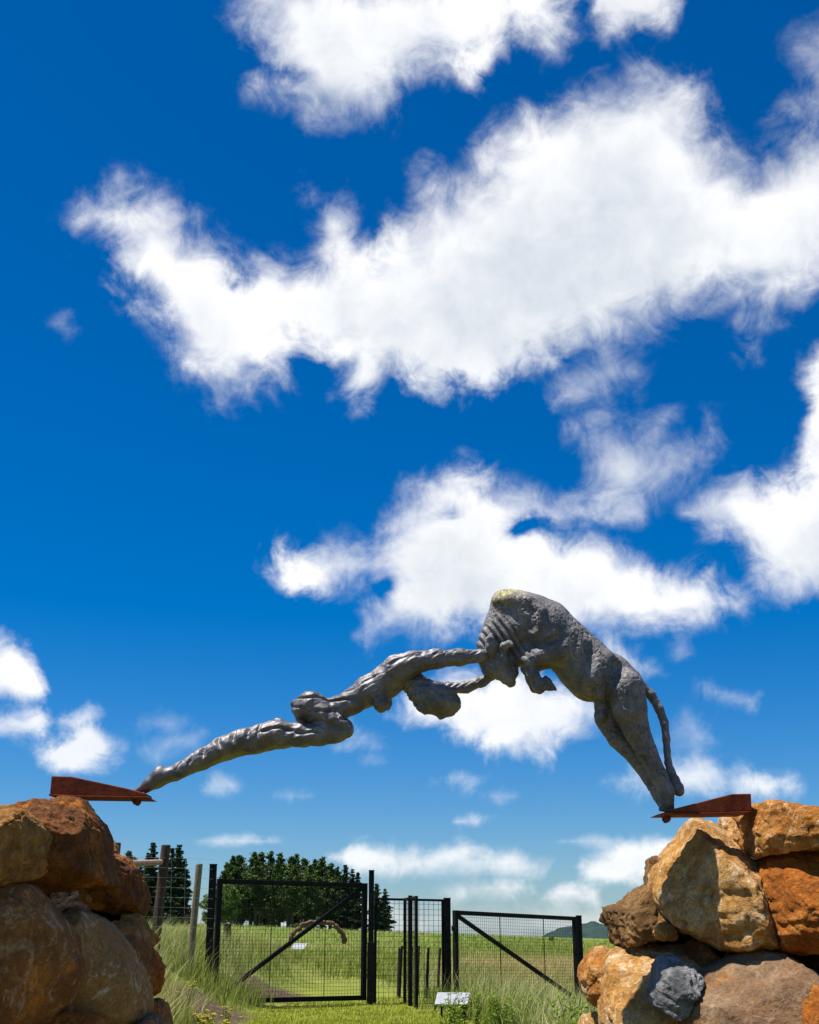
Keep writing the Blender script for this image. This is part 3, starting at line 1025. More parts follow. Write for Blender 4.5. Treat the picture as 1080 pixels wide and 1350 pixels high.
# ---- woman
ws_ = SDF((160, 845, -46), (665, 1062, 46), 1.25)
legA = [(182, 1043, -3, 4), (198, 1034, -4, 7.5), (211, 1023, -4, 9.5), (224, 1021, -4, 8), (240, 1015, -4, 9.5), (265, 1001, -4, 11.5), (295, 986, -4, 14), (318, 977, -5, 14), (345, 972, -6, 15.5), (370, 967, -8, 17)]
ws_.chain(legA, 5, 1.0)
legB = [(190, 1041, 9, 4), (206, 1030, 9, 7), (230, 1019, 9, 8), (265, 1003, 10, 10), (300, 986, 10, 13), (335, 976, 11, 15), (370, 968, 12, 16)]
ws_.chain(legB, 6)
ws_.cone((212, 1016, -6, 5), (214, 1015, -6, 4.5), 4)                      # heel
ws_.cone((365, 954, -6, 7), (366, 952, -4, 5), 7)                           # peak of the cloth
ws_.cone((334, 985, -8, 9), (345, 984, -8, 8), 6)                           # knot of cloth under the knee
ws_.chain([(370, 968, -8, 17), (395, 971, -12, 14.5), (420, 971, -14, 13.5), (444, 968, -14, 12.5), (456, 965, -13, 10.5)], 5)
ws_.chain([(372, 968, 14, 14), (400, 968, 18, 13), (440, 962, 18, 12)], 6)
ws_.chain([(399, 936, -8, 14), (411, 931, -8, 16.5), (426, 943, -9, 16.5), (441, 954, -12, 14), (453, 960, -12, 11)], 6, 1.25)
ws_.chain([(402, 938, 14, 15), (425, 942, 16, 16), (446, 950, 14, 13)], 8)
ws_.cone((391, 931, -8, 7), (408, 918, -8, 5), 2.5)
ws_.cone((408, 918, -8, 5), (426, 926, -10, 5.5), 2.5)
ws_.chain([(440, 934, 0, 13.5), (462, 926, 0, 15), (486, 911, 0, 18), (508, 899, 0, 20), (526, 888, 0, 20)], 6, 1.35)
ws_.chain([(455, 934, -8, 12), (470, 930, -8, 10)], 6)
ws_.chain([(496, 915, -14, 12), (502, 930, -15, 9), (503, 936, -15, 5)], 6)     # breast
ws_.chain([(500, 912, 14, 11), (508, 925, 15, 8.5)], 6)
ws_.chain([(524, 886, -16, 19), (546, 878, -20, 14), (575, 873, -20, 11), (605, 870.5, -18, 9.5), (634, 868, -14, 7), (650, 866, -12, 5.5)], 6)
ws_.chain([(535, 890, 16, 16), (552, 892, 22, 8), (568, 900, 22, 6.5), (592, 904, 20, 7), (616, 903, 14, 6.5), (636, 897, 6, 6), (650, 890, 2, 5)], 5)
ws_.cone((396, 957, -32, 6), (440, 961, -34, 4), 4, 1.0, sub=True)
ws_.cone((432, 921, -16, 4), (446, 944, -30, 5), 4, 1.0, sub=True)
# fingers closing on the horns
for k, (du, dv) in enumerate(((0, -4), (3, -1.5), (4, 1.5), (2, 4))):
    ws_.chain([(648, 866 + dv * .6, -13, 2.6), (654 + du * .4, 867 + dv, -19, 2.4), (660, 868 + dv, -17, 2.1)], 1.6)
    ws_.chain([(649, 891 + dv * .6, 0, 2.5), (655 + du * .4, 888 + dv, -6, 2.3), (660, 886 + dv, -4, 2.0)], 1.6)


def disp_woman(V, n):
    u, v, w = V.T
    # cloth pulled along the legs: twisted ridges, strongest from shin to hip
    s = (u * 0.88 - v * 0.47)
    t = (u * 0.47 + v * 0.88)
    q = np.stack([s / 70, t / 34, w / 34], 1)
    wob = fbm(q, 2)
    ph = s / 6.2 + t / 7.5 + 2.2 * wob
    hol = np.clip(1 - 1.5 * np.abs(np.sin(ph / 1.0)), 0, 1) ** 0.8
    leg = sstep(228, 250, u) * sstep(352, 335, u)
    up = sstep(0.45, -0.25, n[:, 1]) * sstep(0.15, -0.45, n[:, 2])
    d = -5.0 * hol * leg * up
    thigh = sstep(335, 360, u) * sstep(474, 455, u)
    hol2 = np.clip(1 - 1.7 * np.abs(np.sin(s / 9.5 - t / 6.0 + 3.2 * wob)), 0, 1)
    d -= 4.2 * hol2 * thigh * sstep(0.5, -0.3, n[:, 1])
    # long folds over torso and arms
    q2 = np.stack([s / 46, t / 7.5, w / 7.5], 1)
    lf = 1 - 2.2 * np.abs(fbm(q2, 3))
    d += (lf - .45) * (0.5 + 1.6 * sstep(455, 480, u))
    big = 1 - 2.4 * np.abs(fbm(np.stack([s / 40, t / 15, w / 16], 1) + 31, 2))
    d += 1.8 * (big - .5) * thigh
    d += 0.45 * fbm(V / 4.2, 3)
    ft = sstep(232, 215, u)
    return d * (1 - 0.75 * ft)


woman = sculpt(ws_, 'woman_figure', BR_W, sculp, disp_woman)
woman['label'] = 'stretched female figure wrapped in twisted cloth'
hs_ = SDF((528, 875, -40), (620, 955, 40), 1.2)
hs_.chain([(536, 893, 0, 15), (552, 908, 0, 15), (564, 921, -2, 17)], 7)
hs_.chain([(562, 920, -3, 18), (578, 924, -3, 19), (590, 927, -3, 17.5)], 7, 1.0)
hs_.cone((556, 934, -8, 7), (560, 938, -8, 4.5), 5)      # brow and nose below
hs_.cone((566, 912, -18, 5), (598, 914, -16, 4), 5)
hs_.cone((582, 944, -4, 4.5), (592, 940, -4, 5), 6)


def disp_hair(V, n):
    u, v, w = V.T
    r = np.hypot(u - 556, (v - 905) * 1.2)
    a = np.arctan2(v - 900, u - 548)
    q = np.stack([r / 30, a * 3, w / 14], 1)
    strands = np.sin(a * 21 + 3 * fbm(q, 2) + w / 4)
    return 0.5 * strands + 2.2 * fbm(np.stack([u / 16, v / 5.5, w / 9], 1), 3) + 1.6 * np.abs(np.sin(u / 5.2 + v / 9)) * sstep(914, 902, v)


head = sculpt(hs_, 'woman_head', BR_W, sculp, disp_hair, woman)
head['label'] = 'hanging head with bound hair'

# ---- bull
bs = SDF((622, 768, -60), (905, 1078, 60), 1.35)
bs.chain([(664, 797, 0, 16), (676, 800, 0, 20), (694, 815, 0, 32), (718, 829, 0, 35), (745, 851, 0, 32)], 9, 1.15)
bs.chain([(745, 851, 0, 32), (768, 874, 0, 34), (782, 889, 0, 34), (804, 893, 0, 28), (824, 902, 0, 23)], 9, 1.1)
bs.chain([(690, 820, 0, 30), (672, 838, 0, 26), (658, 852, 0, 22)], 8, 1.0)                    # neck
bs.chain([(668, 799, 0, 20), (664, 815, 0, 20.5), (657, 832, 0, 21), (650, 850, 0, 21)], 6)
bs.chain([(664, 794, 0, 14), (660, 790, 0, 9), (662, 786, 0, 7)], 4)
bs.chain([(715, 835, -22, 22), (722, 852, -24, 19), (732, 866, -22, 16)], 6)                   # shoulder, near
bs.chain([(707, 824, -32, 6), (700, 840, -34, 5)], 7)
bs.chain([(738, 862, -26, 17), (714, 869, -29, 12.5), (696, 877, -30, 9.5)], 3)                # forearm
bs.chain([(695, 877, -30, 9), (700, 895, -28, 8), (707, 908, -26, 8), (709, 913, -25, 7)], 3)
bs.chain([(708, 911, -25, 7), (717, 906, -25, 7.5), (722, 910, -25, 5.5), (730, 914, -25, 2.2)], 2.5)
bs.chain([(717, 906, -25, 6), (717, 897, -25, 2)], 2.5)
bs.chain([(728, 862, 24, 15), (710, 868, 27, 11), (698, 875, 28, 9)], 4)                        # forearm, far
bs.chain([(698, 875, 28, 8), (703, 890, 27, 7), (708, 902, 26, 7)], 3)
# flank hollow between ribs and hip, the hip bone, haunch
bs.chain([(656, 796, -14, 8), (674, 796, -24, 9), (694, 803, -33, 8), (710, 816, -38, 7), (701, 840, -40, 6)], 3.5)
bs.cone((668, 818, -40, 13), (690, 838, -50, 15), 3, 1.0, sub=True)
bs.chain([(672, 868, -6, 13), (690, 866, -8, 14), (705, 858, -6, 16)], 6)
bs.chain([(795, 876, -26, 12), (786, 900, -28, 9), (788, 920, -24, 7)], 6)
bs.chain([(825, 893, -24, 5), (824, 892, -25, 5)], 5)
bs.chain([(822, 912, -19, 24.5), (827, 938, -18, 22), (837, 965, -13, 17), (851, 993, -10, 13.5), (866, 1022, -8, 10.8), (877, 1044, -6, 10.5), (878.5, 1060, -4, 9.5)], 3)
bs.chain([(806, 915, 14, 21), (803, 945, 14, 16), (816, 971, 13, 13), (837, 994, 11, 10.5), (856, 1022, 8, 9), (871, 1048, 6, 9), (877, 1060, 4, 8.5)], 2)
bs.chain([(793, 930, 0, 10), (791, 945, -2, 7), (789, 952, -2, 4.5)], 5)
bs.cone((810, 883, -34, 10), (803, 906, -38, 6), 4, 1.0, sub=True)
bs.cone((812, 884, -30, 6), (818, 889, -32, 4), 3, 1.0, sub=True)
bs.cone((774, 860, -46, 14), (764, 894, -48, 14), 4, 1.0, sub=True)
bs.cone((742, 846, -44, 5), (704, 861, -43, 6), 2.5, 1.0, sub=True)
bs.cone((797, 902, -42, 7), (799, 942, -30, 6), 2.5, 1.0, sub=True)


def disp_bull(V, n):
    u, v, w = V.T
    d = 0.9 * fbm(V / 17, 3, gain=.45) + 0.42 * fbm(V / 3.0, 3)
    ck = np.abs(fbm(np.stack([u / 9, v / 9, w / 9], 1) + 20, 2))
    d -= 2.0 * sstep(0.09, 0.0, ck) * (0.25 + .75 * sstep(-.1, .3, fbm(V / 30 + 3, 2)))
    # folds of the neck
    a = (u - 648) * 0.70 + (v - 812) * -0.60        # across the folds
    along = (u - 648) * 0.60 + (v - 812) * 0.75
    msk = sstep(3, 14, along) * sstep(84, 62, along) * sstep(9, 2, a) * sstep(-40, -33, a)
    nk = msk * sstep(10, -10, w)
    d = d * (1 - .75 * nk) + 5.0 * (np.abs(np.sin((a + 0.10 * along) * math.pi / 7.6)) - .6) * nk
    # shoulder plane: deep shade line under the lit back
    return d


bull = sculpt(bs, 'bull_figure', BR_B, sculp, disp_bull)
bull['label'] = 'headlong leaping bull with cracked hide and folded neck'
bh = SDF((622, 835, -40), (700, 915, 30), 1.2)
bh.chain([(652, 862, -6, 17), (660, 878, -8, 14), (668, 893, -8, 10), (673, 902, -8, 6)], 5)
bh.chain([(640, 872, -4, 10), (645, 884, -6, 9), (655, 890, -6, 7)], 5)
bh.cone((672, 872, -10, 10), (678, 890, -10, 5), 5)
bh.cone((663, 868, -22, 4), (666, 876, -22, 3), 3)
bhead = sculpt(bh, 'bull_head', BR_B, sculp, lambda V, n: 0.8 * fbm(V / 5, 3) + .7 * fbm(V / 12, 2), bull)
eh = SDF((632, 838, -46), (662, 880, -4), 0.9)
eh.chain([(648, 868, -20, 5), (646, 858, -25, 7.5), (645, 850, -27, 6), (646, 844, -28, 3)], 2.5)
eh.cone((644, 853, -36, 5), (648, 864, -33, 3.4), 2, 1, sub=True)
sculpt(eh, 'ear', BR_B, sculp, lambda V, n: .5 * fbm(V / 4, 2), bull)
hh_ = SDF((654, 846, -42), (680, 872, -8), 0.9)
hh_.chain([(663, 866, -20, 5), (663, 858, -25, 5.5), (669, 855, -28, 4.2), (672, 857, -30, 3)], 2)
sculpt(hh_, 'horn', BR_B, sculp, lambda V, n: .4 * fbm(V / 3, 2), bull)
ts = SDF((832, 890, -22), (908, 1056, 22), 1.1)
ts.chain([(838, 900, 0, 8), (846, 905, 0, 6.2), (858, 916, 0, 6), (869, 934, 0, 5.6), (876, 953, 0, 5.2), (878.5, 975, 0, 4.8), (879.5, 990, 0, 4.4), (881, 1005, 0, 4.6), (884, 1017, 0, 5.5), (889, 1030, 0, 7), (893.5, 1040, 0, 8), (896, 1044, 0, 6)], 3)
sculpt(ts, 'tail', BR_B, sculp, lambda V, n: .6 * fbm(V / 4, 3), bull)

# hoof cap and mounting pins
def rel(p):
    return Vector(p) - Vector(sculp.location)


m_steel, nt, b = newmat('rusted_steel')
oc = objcoord(nt)
n1 = noise(nt, oc, 9, 8, 0.7, 0.3)
n2 = noise(nt, oc, 60, 4, 0.7)
c = ramp(nt, n1, [(0.3, (0.08, 0.018, 0.007)), (0.5, (0.20, 0.037, 0.010)), (0.66, (0.27, 0.062, 0.015)), (0.8, (0.16, 0.085, 0.05))])
c = mixc(nt, 0.5, c, mixc(nt, 1.0, c, ramp(nt, n2, [(0.3, (0.5, 0.5, 0.5)), (0.7, (1.4, 1.4, 1.4))]), 'MULTIPLY'))
nt.links.new(c, b.inputs['Base Color'])
b.inputs['Roughness'].default_value = 0.75
b.inputs['Metallic'].default_value = 0.2
bump(nt, b, n2, 0.5, 0.004)

mb = MB()
mb.tube([rel(P(878.5, 1060, SY)), rel(P(879, 1064, SY)), rel(P(879, 1069.5, SY))], [.047, .052, .053], 20)
mb.build('hoof', BR_B, bull, bevel=.005)


def bracket(label, poly, plate, bolt, dep):
    pp = [P(x, y, SY) for x, y in poly]
    cx = sum(p.x for p in pp) / len(pp)
    zb = min(p.z for p in pp)
    e = empty('steel_bracket', (cx, SY, zb))
    mb = MB()
    mb.prism([(p.x - cx, p.z - zb) for p in pp], -dep, dep)
    mb.build('tapered_beam', m_steel, e, bevel=.006)
    mb = MB()
    q = [P(x, y, SY) for x, y in plate]
    mb.prism([(p.x - cx, p.z - zb) for p in q], -dep - .012, dep + .012)
    mb.build('base_plate', m_steel, e, bevel=.003)
    c = P(*bolt, SY)
    for s, dy in ((-1, -.03), (1, .045)):
        mb = MB()
        mb.tube([(c.x - cx, dy, c.z - zb + .03), (c.x - cx, dy, c.z - zb - .012)], .024, 6)
        mb.tube([(c.x - cx, dy, c.z - zb - .012), (c.x - cx, dy, c.z - zb - .024)], .014, 10)
        mb.build('bolt', m_steel, e, bevel=.002)
    tag(e, label, 'bracket')


bracket("tapered rusty steel bracket holding the woman's feet", [(73.3, 1025.3), (99.3, 1026), (168.9, 1040.8), (196, 1047.8), (197.2, 1052.0), (111, 1050.6), (71, 1048.4)],
        [(70.4, 1048.7), (111, 1051.0), (198.5, 1052.3), (203.5, 1055), (111, 1053.6), (70.4, 1051.2)], (180, 1056.5), .10)
bracket("tapered rusty steel bracket holding the bull's hooves", [(872, 1072.5), (886, 1067.7), (960.3, 1048.7), (985.3, 1048.3), (986.2, 1070.7), (928.7, 1073)],
        [(860.5, 1076.4), (872, 1073.0), (928.7, 1073.4), (986.4, 1071.2), (977.6, 1074.8), (928.7, 1076.0)], (879, 1079.5), .10)

# ================================================================== GATES AND FENCE
m_black, nt, b = newmat('black_painted_steel')
oc = objcoord(nt)
n1 = noise(nt, oc, 14, 5, 0.6)
nt.links.new(ramp(nt, n1, [(0.35, (0.007, 0.007, 0.007)), (0.7, (0.018, 0.017, 0.016))]), b.inputs['Base Color'])
b.inputs['Roughness'].default_value = 0.7
b.inputs['Specular IOR Level'].default_value = 0.12
m_wire, nt, b = newmat('dark_wire')
b.inputs['Base Color'].default_value = (0.02, 0.02, 0.02, 1)
b.inputs['Roughness'].default_value = 0.6
m_galv, nt, b = newmat('galvanised_wire')
b.inputs['Base Color'].default_value = (0.45, 0.45, 0.44, 1)
b.inputs['Roughness'].default_value = 0.45
b.inputs['Metallic'].default_value = 0.5


def woodmat(name, a, bb):
    m, nt, b = newmat(name)
    oc = objcoord(nt)
    mp = N(nt, 'ShaderNodeMapping')
    mp.inputs['Scale'].default_value = (9, 9, 0.8)
    nt.links.new(oc, mp.inputs[0])
    n = noise(nt, mp.outputs[0], 3, 7, 0.7, 0.4)
    nt.links.new(ramp(nt, n, [(0.3, a), (0.7, bb)]), b.inputs['Base Color'])
    b.inputs['Roughness'].default_value = 0.9
    bump(nt, b, n, 0.7, 0.02)
    return m


m_wood_d = woodmat('weathered_dark_wood', (0.035, 0.022, 0.014), (0.12, 0.075, 0.045))
m_wood_l = woodmat('weathered_grey_wood', (0.14, 0.11, 0.06), (0.33, 0.27, 0.17))
m_wood_b = woodmat('bleached_rail_wood', (0.26, 0.15, 0.10), (0.52, 0.34, 0.25))


def gpt(px, Y):
    x = (px - CX) / FPX * Y / math.cos(PITCH) * 1.0
    # on the ground row the distance factor is that of the horizon direction
    p = P(px, HOR + 50, Y)
    return float(p.x), float(gz(np.array([p.x]), np.array([Y]))[0])


def height_at(px, py, Y):
    return P(px, py, Y).z


def post_thing(name, label, px_top, py_top, Y, wid, mat, round_=False, lean=0.0, sleeve=None, sink=.3, group=None, cat='post'):
    t = P(px_top, py_top, Y)
    g = float(gz(np.array([t.x]), np.array([Y]))[0])
    e = empty(name, (t.x, Y, g))
    h = t.z - g
    mb = MB()
    if round_:
        mb.tube([(-lean, 0, -sink), (-lean * .6, 0, h * .4), (0, 0, h - .02), (0, 0, h)], [wid * .54, wid * .5, wid * .46, wid * .42], 10)
        mb.build('shaft', mat, e, smooth=False)
    else:
        mb.box((0, 0, (h - sink) / 2), (wid, wid, h + sink))
        mb.build('shaft', mat, e, bevel=.008)
        mb = MB()
        mb.box((0, 0, h + .006), (wid + .012, wid + .012, .012))
        mb.build('cap', mat, e, bevel=.003)
    if sleeve:
        mb = MB()
        mb.box((0, 0, sleeve / 2 - .1), (wid + .03, wid + .03, sleeve + .2))
        mb.build('sleeve', mat, e, bevel=.006)
    tag(e, label, cat, group)
    return e


def gate_leaf(name, label, tl, Yl, tr, Yr, hgt, tube, brace, cell=0.062, wire=.0042, extra_uprights=(.36, .72), cat='gate', bottom=True):
    """framed mesh gate hung between two top corners; brace 'up' = from low hinge side to high far side"""
    a, b_ = P(*tl, Yl), P(*tr, Yr)
    lx = Vector((b_.x - a.x, b_.y - a.y, 0))
    L = lx.length
    ang = math.atan2(lx.y, lx.x)
    dz = b_.z - a.z
    e = empty(name, (a.x, a.y, a.z - hgt), ang)
    sl = dz / L
    def pt(s, z):
        return Vector((s, 0, z + sl * s))
    h = tube / 2
    for s in (h, L - h):
        mb = MB()
        mb.box(pt(s, hgt / 2) + Vector((0, 0, 0)), (tube, tube, hgt))
        mb.build('stile', m_black, e, bevel=.006)
    mb = MB()
    mb.bar(pt(tube + .002, hgt - h), pt(L - tube - .002, hgt - h), tube * .96)
    mb.build('top_rail', m_black, e, bevel=.006)
    if bottom:
        mb = MB()
        mb.bar(pt(tube + .002, h), pt(L - tube - .002, h), tube * .96)
        mb.build('bottom_rail', m_black, e, bevel=.006)
    if brace == 'up':
        mb = MB()
        mb.bar(pt(tube * 1.3, tube * 1.2), pt(L - tube * 1.3, hgt - tube * 1.2), tube * .8)
        mb.build('brace', m_black, e, bevel=.005)
    elif brace == 'down':
        mb = MB()
        mb.bar(pt(tube * 1.3, hgt - tube * 1.2), pt(L - tube * 1.3, tube * 1.2), tube * .8)
        mb.build('brace', m_black, e, bevel=.005)
    for s in extra_uprights:
        mb = MB()
        mb.bar(pt(s * L, tube) + Vector((0, .03, 0)), pt(s * L, hgt - tube) + Vector((0, .03, 0)), tube * .14)
        mb.build('upright', m_black, e)
    mb = MB()
    n = int(L / cell)
    for i in range(1, n):
        s = L * i / n
        mb.bar(pt(s, tube * .6) + Vector((0, .02, 0)), pt(s, hgt - tube * .6) + Vector((0, .02, 0)), wire)
    n = int(hgt / cell)
    for i in range(1, n):
        z = hgt * i / n
        mb.bar(pt(tube * .6, z) + Vector((0, .02 + wire, 0)), pt(L - tube * .6, z) + Vector((0, .02 + wire, 0)), wire)
    o = mb.build('wire_mesh', m_wire, e)
    o['kind'] = 'stuff'
    for z in (.3, hgt - .35):
        mb = MB()
        mb.tube([pt(-.05, z - .05), pt(-.05, z + .05)], .02, 8)
        mb.bar(pt(-.05, z), pt(.01, z), .02)
        mb.build('hinge', m_black, e)
    tag(e, label, cat)
    return e


gate_leaf('field_gate', 'wide black steel mesh gate leaf with rising diagonal brace before the pines', (287, 1158.5), 23.3, (483.5, 1164.5), 25.0, 2.12, .088, 'up')
gate_leaf('field_gate', 'black steel mesh gate leaf with falling diagonal brace half sunk in weeds', (598.5, 1200), 26.2, (759, 1208.5), 29.3, 1.84, .088, 'down')
post_thing('gate_post', 'black square post hinging the wide gate beside the wooden fence posts', 281.5, 1140, 23.2, .12, m_black)
post_thing('gate_post', 'tall black square post with thick lower sleeve at the walkers\' gate', 490, 1148, 24.6, .10, m_black, sleeve=1.1)
post_thing('gate_post', 'thick black square post between walkers\' gate and brace gate', 589.5, 1184.5, 25.6, .135, m_black)
post_thing('gate_post', 'black square post at the free end of the weed sunk gate', 763, 1207.5, 29.6, .12, m_black)

# walkers' gate: a fixed panel with a swinging leaf
gate_leaf('mesh_fence', 'narrow black mesh panel closing the walkers\' passage', (494, 1183.5), 25.0, (585, 1185.5), 25.6, 2.02, .045, None, cell=.10, wire=.006, cat='fence panel')
gate_leaf('walkers_gate', 'slim black mesh gate swung open inside the walkers\' passage', (533.5, 1184), 25.0, (549.5, 1181), 23.6, 2.06, .05, None, cell=.10, wire=.006)
post_thing('gate_post', 'slim black post of the swinging walkers\' gate', 541, 1181.5, 24.3, .075, m_black)
for i, (px, pt_, Yq, lean) in enumerate(((530, 1247, 27.2, .06), (526.5, 1250, 27.6, .03), (543, 1248, 27.0, .05), (552.5, 1247, 27.4, .05), (565, 1249, 26.8, .05), (580, 1250, 26.6, .06))):
    post_thing('stake', 'thin dark stake standing behind the walkers\' gate', px, pt_, Yq, .06, m_wood_d if i % 2 else m_black, True, lean, group='stakes behind the walkers\' gate', cat='stake')

# wooden post and wire fence on the bank
fe = empty('wire_fence', (0, 0, 0))
f_posts = [(154, 1111, 21.0, .15, m_wood_d, .03), (219, 1114, 22.0, .17, m_wood_d, .10), (263, 1139, 22.6, .125, m_wood_l, .09)]
tops = []
for px, py, Y, wd, mt, lean in f_posts:
    t = P(px, py, Y)
    g = float(gz(np.array([t.x]), np.array([Y]))[0])
    mb = MB()
    mb.tube([(t.x - lean, Y, g - .3), (t.x - lean * .6, Y + .01, g + (t.z - g) * .4), (t.x, Y, t.z - .015), (t.x, Y, t.z)], [wd * .52, wd * .5, wd * .48, wd * .44], 12)
    o = mb.build('post', mt, fe, origin=(t.x, Y, g))
    tops.append((t, g))
o['label'] = 'slim pale weathered post'
mb = MB()
mb.tube([P(150, 1139, 21.3), P(185, 1138, 21.65), P(217, 1136.5, 22.0)], [.058, .055, .05], 10)
mb.build('rail', m_wood_b, fe)
t3 = P(281.5, 1140, 23.2)
ends = [(tops[0][0].x, 21.0), (tops[1][0].x, 22.0), (tops[2][0].x, 22.6), (t3.x, 23.2)]
for k in range(8):
    pa = 1129 + 13.0 * k
    mb = MB()
    pts = []
    for (px, Y), dy in zip(((154, 21.0), (218, 22.0), (262, 22.6), (281, 23.2)), (0, 2, 3, 4)):
        pts.append(P(px, pa + dy, Y - .08))
    mb.tube(pts, .0019, 5)
    mb.build('wire', m_galv, fe)
for k in range(7):
    s = k / 7
    mb = MB()
    a = P(154 + 127 * s, 1131 + 3 * s, 21.0 + 2.2 * s - .08)
    b_ = P(152 + 127 * s, 1220 + 4 * s, 21.0 + 2.2 * s - .08)
    mb.tube([a, b_], .0014, 4)
    mb.build('stay_wire', m_galv, fe)
tag(fe, 'wooden post and wire fence running along the grassy bank', 'fence')

# ================================================================== FIELD FURNITURE
# sign panel by the path
m_sign, nt, b = newmat('pale_sign_board')
oc = objcoord(nt)
n1 = noise(nt, oc, 12, 5, 0.6)
nt.links.new(ramp(nt, n1, [(0.3, (0.30, 0.31, 0.325)), (0.7, (0.42, 0.43, 0.45))]), b.inputs['Base Color'])
b.inputs['Roughness'].default_value = 0.35


def sign_thing(label, px, py, Y, wid, dep, tilt, rz, legs=2):
    c = P(px, py, Y)
    g = float(gz(np.array([c.x]), np.array([Y]))[0])
    e = empty('information_sign', (c.x, Y, g), rz)
    h = c.z - g
    rot = Matrix.Rotation(tilt, 3, 'X')
    mb = MB()
    mb.box((0, 0, h), (wid, dep, .012), rot)
    mb.build('panel', m_sign, e, bevel=.003)
    mb = MB()
    mb.box(rot @ Vector((0, 0, -.014)) + Vector((0, 0, h)), (wid * .92, dep * .9, .014), rot)
    mb.build('backing', m_black, e)
    for s in ((-1, 1) if legs == 2 else (0,)):
        mb = MB()
        mb.bar((s * wid * .33, 0, -.2), (s * wid * .33, 0, h - .02), .03)
        mb.build('leg', m_black, e)
    tag(e, label, 'sign')


sign_thing('small pale tilted information panel low beside the walkers\' gate', 596.5, 1316.5, 20.8, .52, .36, R(26), R(-10))
sign_thing('white reading board tilted beside the foot of the log arch', 394, 1247.5, 78, .85, .8, R(24), R(-15))

# log arch in the field
ar_base = P(381, 1250, 83)
are = empty('log_arch', (ar_base.x, 83, float(gz(np.array([ar_base.x]), np.array([83.0]))[0])))
m_log = woodmat('bark_brown_log', (0.06, 0.032, 0.018), (0.27, 0.16, 0.09))
ctl = [(379, 1252), (381, 1243), (385, 1233), (392, 1225), (401, 1219.5), (412, 1216), (424, 1215), (435, 1217), (444, 1221), (450, 1228), (453.5, 1236), (455, 1243)]
cw = [P(x, y, 83 + 1.2 * i / 11) for i, (x, y) in enumerate(ctl)]
rr_ = random.Random(5)
org = Vector(are.location)
for i in range(len(cw) - 1):
    a, b_ = cw[i], cw[i + 1]
    d = (b_ - a)
    for k in range(2):
        p = a + d * (k / 2)
        q = a + d * ((k + 1) / 2 + .1)
        jit = Vector((rr_.uniform(-.05, .05), rr_.uniform(-.12, .12), rr_.uniform(-.05, .05)))
        mb = MB()
        r0 = rr_.uniform(.14, .20)
        mb.tube([p - org + jit, (p + q) / 2 - org + jit, q - org + jit], [r0 * .8, r0, r0 * .75], 7)
        mb.build('log_segment', m_log, are)
tag(are, 'arch of chunky brown logs standing in the field', 'arch')

# tree stump behind the hinge side of the gate
st = P(299, 1236, 34)
g = float(gz(np.array([st.x]), np.array([34.0]))[0])
ste = empty('tree_stump', (st.x, 34, g))
mb = MB()
mb.tube([(0, 0, -.1), (0, 0, .1), (.01, 0, .3), (0, 0, .56)], [.14, .115, .10, .105], 12)
mb.build('bark', m_wood_d, ste)
mb = MB()
mb.tube([(0, 0, .562), (0, 0, .57)], [.095, .093], 12)
mb.build('cut_face', m_wood_l, ste)
tag(ste, 'short grey tree stump in the grass near the gate hinge', 'stump')

# ================================================================== TREES
def leafmat(name, a, bb, trans=0.12, straw=None):
    m, nt, b = newmat(name)
    geo = N(nt, 'ShaderNodeNewGeometry')
    c = ramp(nt, geo.outputs['Random Per Island'], [(0.0, a), (1.0, bb)])
    if straw:
        at = N(nt, 'ShaderNodeAttribute', attribute_name='straw')
        c = mixc(nt, at.outputs['Fac'], c, straw)
    nt.links.new(c, b.inputs['Base Color'])
    b.inputs['Roughness'].default_value = 0.65
    b.inputs['Specular IOR Level'].default_value = 0.2
    tr = N(nt, 'ShaderNodeBsdfTranslucent')
    nt.links.new(c, tr.inputs[0])
    mx = N(nt, 'ShaderNodeMixShader')
    mx.inputs[0].default_value = trans
    nt.links.new(b.outputs[0], mx.inputs[1])
    nt.links.new(tr.outputs[0], mx.inputs[2])
    nt.links.new(mx.outputs[0], nt.nodes['Material Output'].inputs[0])
    return m


m_pine = leafmat('pine_needles', (0.022, 0.045, 0.010), (0.10, 0.155, 0.03))
m_spire = leafmat('conifer_needles', (0.014, 0.032, 0.013), (0.042, 0.075, 0.026))
m_bush = leafmat('light_leaves', (0.07, 0.14, 0.02), (0.19, 0.27, 0.05), .25)
m_trunk = woodmat('tree_bark', (0.05, 0.035, 0.025), (0.16, 0.12, 0.09))


def leaf_quads(C, size, rs, stretch=1.7, up=0.0):
    n = len(C)
    a = rs.normal(size=(n, 3))
    a /= np.linalg.norm(a, axis=1)[:, None]
    b = rs.normal(size=(n, 3))
    b[:, 2] += up
    b -= a * (a * b).sum(1)[:, None]
    b /= np.linalg.norm(b, axis=1)[:, None]
    s = size * rs.uniform(.55, 1.25, n)[:, None]
    V = np.stack([C - a * s * stretch * .5, C + b * s * .5, C + a * s * stretch * .5, C - b * s * .5], 1).reshape(-1, 3)
    return V, np.arange(4 * n).reshape(n, 4)


